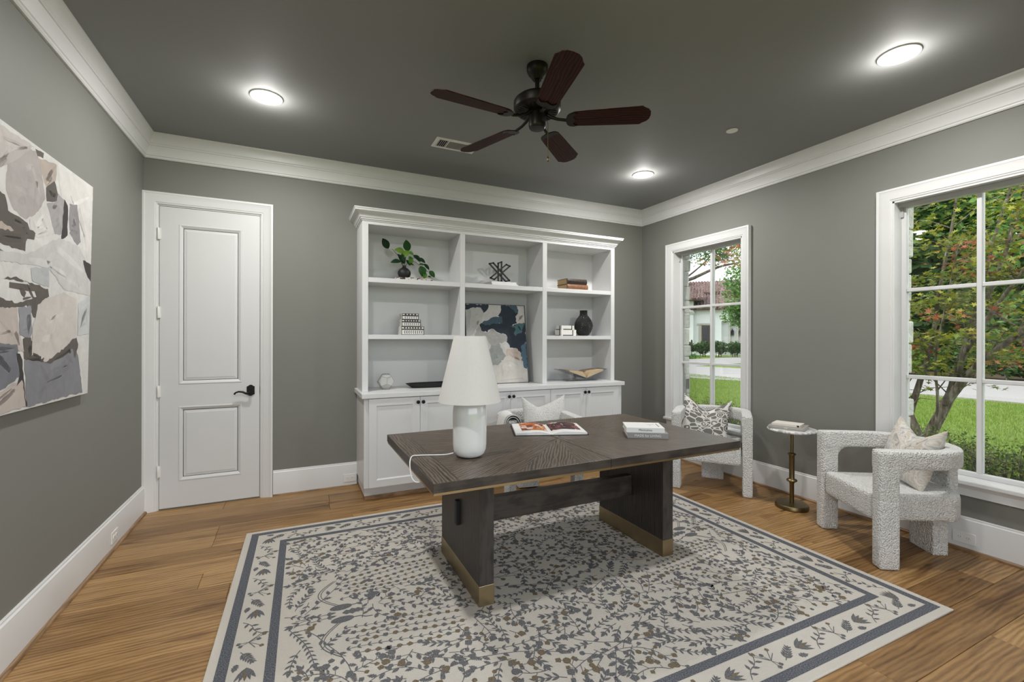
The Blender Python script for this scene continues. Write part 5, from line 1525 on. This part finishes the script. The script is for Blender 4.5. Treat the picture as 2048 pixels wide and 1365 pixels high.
def cloud(n, c, r, clump=10, fl=.6):
    """points in clumps inside an ellipsoid"""
    c = np.array(c); r = np.array(r)
    k = max(1, n // clump)
    d = nr.normal(size=(k, 3)); d /= np.linalg.norm(d, axis=1)[:, None]
    cc = d * (nr.random((k, 1)) ** .45)
    p = np.repeat(cc, clump, 0) + nr.normal(size=(k * clump, 3)) * .11
    return c + p * r
def tree(name, label, base, trunk_pts, blobs, cols, leafsz, group=None, cat='tree', tmpl=LEAF, flat=.4):
    t = thing(name, label, cat, base, 0, group)
    if trunk_pts:
        g = G()
        for pts, r0, r1 in trunk_pts:
            pts = smooth_path(pts, 3); m = len(pts)
            g.tube(pts, [r0 + (r1 - r0) * i / (m - 1) for i in range(m)], 8)
        g.obj('trunk', 'bark', t, smooth=60)
    P = np.concatenate([cloud(n, c, r, cl) for n, c, r, cl in blobs])
    n_, t_ = rand_frames(len(P), flat)
    me = instances('foliage', tmpl, P, n_, t_, leafsz * (.6 + .8 * nr.random(len(P))), pick_cols(len(P), cols))
    stuff(mkobj('foliage', me, 'leaf', t))
    return t

# Japanese maple close to the second window
mp = thing('japanese_maple', 'multi-stemmed japanese maple with olive and red leaves outside the window', 'tree', (7.25, 2.95, GZ))
b0 = Vector((0, 0, 0))
stemsM = [([(0, 0, 0), (-.02, .02, .35), (-.08, .12, .75), (-.05, .18, 1.3), (-.12, .16, 2.1), (-.05, .22, 3.2), (0, .3, 4.4)], .085, .012),
          ([(0, 0, .1), (-.05, .10, .5), (-.12, .22, .95), (-.15, .26, 1.5), (-.3, .36, 2.3), (-.45, .55, 3.4)], .07, .01),
          ([(0, 0, .15), (.02, -.10, .5), (.05, -.26, .95), (.02, -.36, 1.35), (.1, -.52, 1.95), (.15, -.72, 2.7), (.3, -.95, 3.9)], .085, .010),
          ([(.03, -.22, .85), (.0, -.40, 1.15), (-.1, -.62, 1.42), (-.2, -.95, 1.75), (-.3, -1.35, 2.2), (-.4, -1.8, 2.9), (-.5, -2.2, 3.5)], .06, .010),
          ([(-.05, .1, .7), (.0, .02, 1.1), (.1, -.06, 1.6), (.15, -.12, 2.3), (.2, -.25, 3.3), (.2, -.3, 4.2)], .045, .008),
          ([(.04, -.3, 1.0), (.12, -.36, 1.5), (.2, -.46, 2.1), (.3, -.6, 3.0), (.45, -.8, 4.0)], .045, .008),
          ([(-.2, -.9, 1.7), (-.2, -1.2, 2.2), (-.2, -1.5, 2.8), (-.1, -1.9, 3.6)], .035, .006),
          ([(-.08, .15, .9), (-.22, .3, 1.3), (-.3, .6, 1.9), (-.4, 1.1, 2.6), (-.45, 1.7, 3.1), (-.5, 2.3, 3.3)], .045, .006),
          ([(.02, -.36, 1.4), (-.1, -.7, 2.0), (-.3, -1.1, 2.6), (-.5, -1.5, 3.3)], .035, .006),
          ([(-.02, -.15, .5), (-.1, -.2, .9), (-.16, -.2, 1.4), (-.2, -.3, 2.0), (-.25, -.45, 2.8)], .022, .006)]
g = G()
tips = []
for pts, r0, r1 in stemsM:
    sp2 = smooth_path(pts, 4); m = len(sp2)
    g.tube(sp2, [r0 + (r1 - r0) * (i / (m - 1)) ** .8 for i in range(m)], 8)
    for i in range(m // 3, m, 2):
        p = sp2[i]
        for k in range(2):
            d = Vector((rnd.gauss(0, 1), rnd.gauss(0, 1), rnd.uniform(.1, .9))).normalized() * rnd.uniform(.3, .75)
            q = p + d * .5 + Vector((0, 0, .08)); e = p + d
            g.tube([p, q, e], [.008, .005, .0025], 5); tips.append(e); tips.append(q)
g.obj('trunk', 'bark', mp, smooth=60)
OLV = [(.20, .23, .025), (.13, .18, .022), (.26, .27, .03), (.10, .15, .02), (.30, .28, .045)]; RED = [(.32, .09, .04), (.38, .14, .07), (.25, .07, .035)]
PP = []; CC = []
for e in tips:
    if e.z < 1.15 and rnd.random() < .7: continue
    n = rnd.randint(10, 24)
    p = np.array(e) + nr.normal(size=(n, 3)) * np.array([.17, .17, .035])
    red = rnd.random() < .07 or (e.y > 1.2 and rnd.random() < .7)
    PP.append(p); CC.append(pick_cols(n, RED if red else OLV))
for (x, y_, z, red) in [(-.3, .25, 1.95, 0), (-.35, -.1, 2.0, 0), (-.5, .1, 2.25, 0), (-.3, -.35, 2.35, 0), (-.4, -.5, 2.7, 0), (-.6, .35, 2.9, 0), (-.2, -.2, 1.55, 0), (-.35, -.45, 1.62, 0), (-.3, -1.05, 1.95, 0), (-.45, -1.35, 2.25, 0), (-.6, -1.6, 2.55, 0), (-.3, -.95, 1.45, 1), (-.35, -1.15, 1.35, 1), (-.5, -.55, 2.55, 1), (-.5, 2.2, 3.0, 1), (-.3, 2.5, 3.15, 1), (-.6, 2.75, 2.95, 1), (-.4, 2.0, 3.25, 0), (-.2, 2.9, 3.3, 1), (-.5, 2.45, 3.4, 0), (-.2, -.75, 1.30, 1), (-.5, -.9, 2.95, 0), (-.6, -.2, 3.0, 0), (-.5, -1.5, 3.0, 0), (-.4, .1, 1.35, 0), (-.2, .3, 1.6, 0)]:
    for k in range(4):
        n = 30; c0 = np.array([x + .35 + rnd.gauss(0, .3), y_ + rnd.gauss(0, .16), z + rnd.gauss(0, .06) + .1])
        p = c0 + nr.normal(size=(n, 3)) * np.array([.15, .17, .03]); PP.append(p); CC.append(pick_cols(n, RED if red and rnd.random() < .8 else OLV))
PP = np.concatenate(PP); CC = np.concatenate(CC)
n_, t_ = rand_frames(len(PP), 1.2)
me = instances('foliage', MAPLE, PP, n_, t_, .075 * (.7 + .6 * nr.random(len(PP))), CC)
stuff(mkobj('foliage', me, 'leaf', mp))

# twiggy clipped shrubs under the windows
def shrub(label, x, y_, rx, ry, h, seed):
    rr = random.Random(seed)
    t = thing('foundation_shrub', label, 'shrub', (x, y_, GZ), 0, 'clipped shrubs below the windows')
    g = G(); ends = []
    for k in range(46):
        a = rr.uniform(0, 2 * PI); r0 = rr.uniform(0, .5)
        p = Vector((rx * r0 * math.cos(a), ry * r0 * math.sin(a), 0)); e = Vector((rx * math.sqrt(rr.random()) * math.cos(a), ry * math.sqrt(rr.random()) * math.sin(a), h * rr.uniform(.75, 1.0)))
        q = p.lerp(e, .5) + Vector((rr.gauss(0, .04), rr.gauss(0, .04), .05))
        g.tube([p, q, e], [.009, .006, .003], 5); ends.append(e)
        for j in range(5):
            s_ = q.lerp(e, rr.random()); d = s_ + Vector((rr.gauss(0, .09), rr.gauss(0, .09), rr.uniform(.02, .15))); d.z = min(d.z, h * 1.02)
            g.tube([s_, d], [.0045, .002], 4); ends.append(d)
    g.obj('stem', 'bark', t)
    P = np.concatenate([np.array(e) + nr.normal(size=(12, 3)) * np.array([.04, .04, .03]) for e in ends]); n2, t2 = rand_frames(len(P), .3)
    me = instances('foliage', LEAF, P, n2, t2, .026 * (.6 + .8 * nr.random(len(P))), pick_cols(len(P), [(.07, .12, .02), (.12, .17, .03), (.05, .09, .02), (.20, .22, .04)]))
    stuff(mkobj('foliage', me, 'leaf', t))
for i, (y_, lab) in enumerate(((.75, 'clipped twiggy shrub at the outer end of the row below the maple window'), (1.45, 'clipped twiggy shrub below the middle of the maple window'), (2.15, 'clipped twiggy shrub between the two windows, next to the maple window'), (2.9, 'clipped twiggy shrub between the two windows, next to the far window'), (3.7, 'clipped twiggy shrub below the far window towards the tiled-roof house'), (4.5, 'clipped twiggy shrub beyond the far window at the corner of the house'))):
    shrub(lab, 5.0, y_, .40, .42, .78, i)

# planting across the road
DG = [(.035, .085, .018), (.05, .12, .025), (.025, .06, .015), (.075, .16, .03)]; MG = [(.08, .19, .03), (.12, .26, .05), (.05, .13, .025)]; LG = [(.14, .28, .07), (.10, .22, .05), (.20, .33, .10)]
bed = [(25.4, 6.0, 'low dark evergreen shrub at the road-side end of the bed'), (25.3, 7.6, 'low dark evergreen shrub second from the road-side end of the bed'), (25.2, 9.2, 'low dark evergreen shrub in the middle of the bed across the road'), (25.1, 10.8, 'low broad-leaved shrub beside the hostas across the road')]
for i, (x, y_, lab) in enumerate(bed):
    tree('bed_shrub', lab, (x, y_, GZ + .05), [([(0, 0, 0), (.05, .1, .4), (.1, .2, .7)], .05, .02)], [(1500, (0, 0, .70), (.72, .74, .60), 12)], [DG, DG, DG, MG][i], .17, 'shrubs in the bed across the road', 'shrub')
ht = [(29.2, 3.4, 8, MG, 'broad leafy tree behind the bed, rightmost beyond the road'), (30.2, 7.9, 11, LG, 'tall pale green tree standing behind the bed shrubs'), (29.4, 12.4, 10, DG, 'dense dark evergreen tree beyond the road'), (30.5, 17.0, 12, MG, 'tall mid green tree at the far end of the bed'), (37, 6.0, 14, DG, 'very tall dark tree far behind the bed'), (38, 13.5, 15, DG, 'very tall dark tree behind the pale green one')]
for x, y_, h, cl, lab in ht:
    tree('shade_tree', lab, (x, y_, GZ + .05), [([(0, 0, 0), (.1, .1, h * .3), (.2, -.1, h * .7)], .22, .08)], [(7500, (0, 0, h * .60), (2.7, 3.0, h * .42), 16), (3000, (0, 0, h * .20), (2.2, 2.8, h * .18), 14)], cl, .42, 'shade trees beyond the road')
gt = thing('garden_gate', 'black garden gate in shade behind the bed shrubs', 'gate', (26.5, 6.6, GZ + .05), R(15))
for k in range(8): G().box(-.04, .04, -.02, .02, 0, 2.0).obj('board', 'black_matte', gt, loc=(0, -.75 + k * .21, 0), rot=(0, 0, PI / 2))
G().box(-.03, .03, -.95, .95, 1.85, 2.0).obj('rail', 'black_matte', gt)
G().box(.03, .05, -.9, .9, .05, 1.95).obj('backing', 'black_matte', gt)

# neighbour's house seen through the first window
HO = Vector((37.7, 31.9, GZ)); ha = math.atan2(-.764, .645)
hs = thing('neighbour_house', 'white stucco house with brown tiled roofs across the road', 'house', HO, ha)
def hb(name, x0, x1, y0, y1, z0, z1, mat, par=None): return G().box(x0, x1, y0, y1, z0, z1).obj(name, mat, par or hs)
hb('wall', -2.1, .62, 0, 9, 0, 4.75, 'stucco')
hb('wall', -7.0, -1.95, -.6, 8, 0, 5.6, 'stucco')
hb('cornice', -7.05, -1.85, -.72, -.58, 4.15, 4.4, 'stucco_trim')
hb('wall', .62, 8.0, .55, 9, 0, 4.6, 'stucco'); hb('lintel', .62, 8.0, 0, .55, 3.42, 4.75, 'stucco')
for k in range(7): hb('pilaster', 1.28 + k * .70, 1.42 + k * .70, .02, .55, 0, 3.42, 'stucco_trim')
for k in range(5):
    ln = thing('wall_lantern', ['black iron wall lantern on the first pilaster of the white house', 'black iron wall lantern on the second pilaster of the white house', 'black iron wall lantern on the third pilaster of the white house', 'black iron wall lantern on the fourth pilaster of the white house', 'black iron wall lantern on the fifth pilaster of the white house'][k], 'lantern', HO + Matrix.Rotation(ha, 3, 'Z') @ Vector((1.62 + k * .70, .42, 2.0)), ha, 'lanterns on the white house')
    G().box(-.12, .12, -.10, .10, 0, .42).obj('glass_box', 'dark_window', ln); G().prism([(-.15, .42), (.15, .42), (0, .60)], -.13, .13, lambda a, b, d: (a, d, b)).obj('cap', 'black_matte', ln)
    G().box(-.02, .02, 0, .13, .55, .68).obj('bracket', 'black_matte', ln)
wn = hb('window', -1.2, -.38, -.05, .1, 1.0, 3.0, 'brown_wood'); hb('pane', -1.08, -.50, -.07, -.045, 1.1, 2.88, 'dark_window', wn)
g = G(); g.box(-1.48, -1.2, -.08, .02, .9, 3.05); g.box(-.38, -.12, -.08, .02, .9, 3.05); g.box(-1.62, .02, -.14, .02, 3.05, 3.22); g.obj('window_surround', 'stucco_trim', hs)
def tiled_roof(name, x0, x1, y0, z0, depth, rise, par=hs):
    """sloping roof surface of barrel tiles, eave at the front"""
    g = G(); rows = int(depth / .38)
    n = int((x1 - x0) / .30)
    g.add([(x0, y0, z0), (x1, y0, z0), (x1, y0 + depth, z0 + rise), (x0, y0 + depth, z0 + rise), (x0, y0, z0 - .12), (x1, y0, z0 - .12), (x1, y0 + depth, z0 - .12), (x0, y0 + depth, z0 - .12)], [(0, 1, 2, 3), (0, 4, 5, 1), (4, 7, 6, 5), (0, 3, 7, 4), (1, 5, 6, 2), (3, 2, 6, 7)])
    for r in range(rows):
        t0, t1 = r / rows, (r + 1.12) / rows
        for i in range(n):
            xa = x0 + (i + .5) * (x1 - x0) / n; w_ = .115
            ya, yb2 = y0 + depth * t0 - .02, y0 + depth * t1; za, zb = z0 + rise * t0 + .02, z0 + rise * t1 - .01
            vs = []
            for (yy, zz) in ((ya, za), (yb2, zb)):
                for q in range(5): vs.append((xa + w_ * math.cos(PI * q / 4), yy, zz + .10 * math.sin(PI * q / 4)))
            g.add(vs, [(q, q + 1, q + 6, q + 5) for q in range(4)] + [(0, 1, 2, 3, 4)])
    o = g.obj(name, 'roof_tile', par); stuff(o); return o
tiled_roof('roof', -2.3, 8.2, -.7, 4.75, 4.2, 1.75)
tiled_roof('roof', -7.6, -1.0, -1.35, 5.65, 3.4, 1.45)
tiled_roof('roof', -7.0, 4.0, 3.2, 6.6, 3.5, 1.6)
hb('eave_board', -7.5, -1.1, -1.2, -1.0, 5.42, 5.54, 'brown_wood'); hb('eave_board', -2.2, 8.1, -.6, -.45, 4.52, 4.64, 'brown_wood')
hb('chimney', -4.2, -3.1, 5.0, 6.0, 6.5, 9.0, 'brown_wood')
# hedge, post and trees around it
RM = Matrix.Rotation(ha, 3, 'Z')
for k in range(5):
    c = HO + RM @ Vector((-3.6 + k * 1.32, -4.6, 0))
    tree('hedge_bush', ['clipped boxwood hedge bush at the tower end of the white house', 'clipped boxwood hedge bush below the tower corner of the white house', 'clipped boxwood hedge bush below the brown window of the white house', 'clipped boxwood hedge bush before the plain wall of the white house', 'clipped boxwood hedge bush at the pilaster end of the row'][k], c, [([(0, 0, 0), (.05, .05, .5)], .05, .03), ([(.3, 0, 0), (.35, .05, .5)], .04, .02), ([(-.3, 0, 0), (-.33, .05, .5)], .04, .02)],
         [(2200, (0, 0, .85), (.92, .6, .56), 10)], DG, .15, 'boxwood hedge before the white house', 'hedge')
pp = thing('path_post', 'thin black post standing before the boxwood hedge', 'post', HO + RM @ Vector((-1.85, -6.2, 0)))
G().lathe([(.06, 0), (.05, .05), (.035, .06), (.035, 1.3), (.07, 1.34), (.07, 1.5), (.02, 1.58)], 10).obj('pole', 'black_matte', pp)
tree('groundcover', 'low mounded green groundcover at the kerb before the hedge', HO + RM @ Vector((-2.0, -9.0, 0)), None, [(700, (0, 0, .18), (1.3, .8, .22), 8)], MG, .14, None, 'shrub')
tree('street_tree', 'feathery light green tree hanging over the white house roof', (28.2, 20.6, GZ), [([(0, 0, 0), (.1, .2, 2.5), (.2, .4, 5)], .16, .06), ([(.1, .2, 2.5), (-.5, .8, 4.2), (-.9, 1.4, 6)], .08, .03)],
     [(6500, (-.1, .1, 5.0), (1.75, 1.9, 2.7), 14), (1200, (-.3, .9, 3.4), (1.0, 1.2, .9), 12)], LG + MG, .20, 'trees by the white house')
tree('oak_tree', 'large oak with spreading dark branches rising behind the white house', (31.6, 33.2, GZ), [([(0, 0, 0), (-.2, 0, 4), (.4, -.8, 6.4), (1.6, -2.8, 7.3), (3.0, -4.4, 8.2), (4.2, -6.0, 8.5)], .3, .06), ([(0, -.3, 5.5), (-.2, .2, 7), (.6, .9, 9)], .14, .05), ([(1.0, -1.8, 7.0), (1.9, -3.4, 8.4), (2.6, -4.6, 9.8)], .1, .03)],
     [(3000, (2.4, -4.6, 10.3), (2.6, 2.8, 1.7), 13), (500, (2.2, -5.2, 8.9), (1.6, 1.8, .7), 10)], MG + [(.07, .15, .06)], .22, 'trees by the white house')
tree('street_tree', 'round green tree far behind the tiled roofs', (56, 54, GZ), [([(0, 0, 0), (0, 0, 6)], .25, .1)], [(3500, (0, 0, 7.0), (5.5, 5.5, 3.0), 14)], MG, .40, 'trees by the white house')
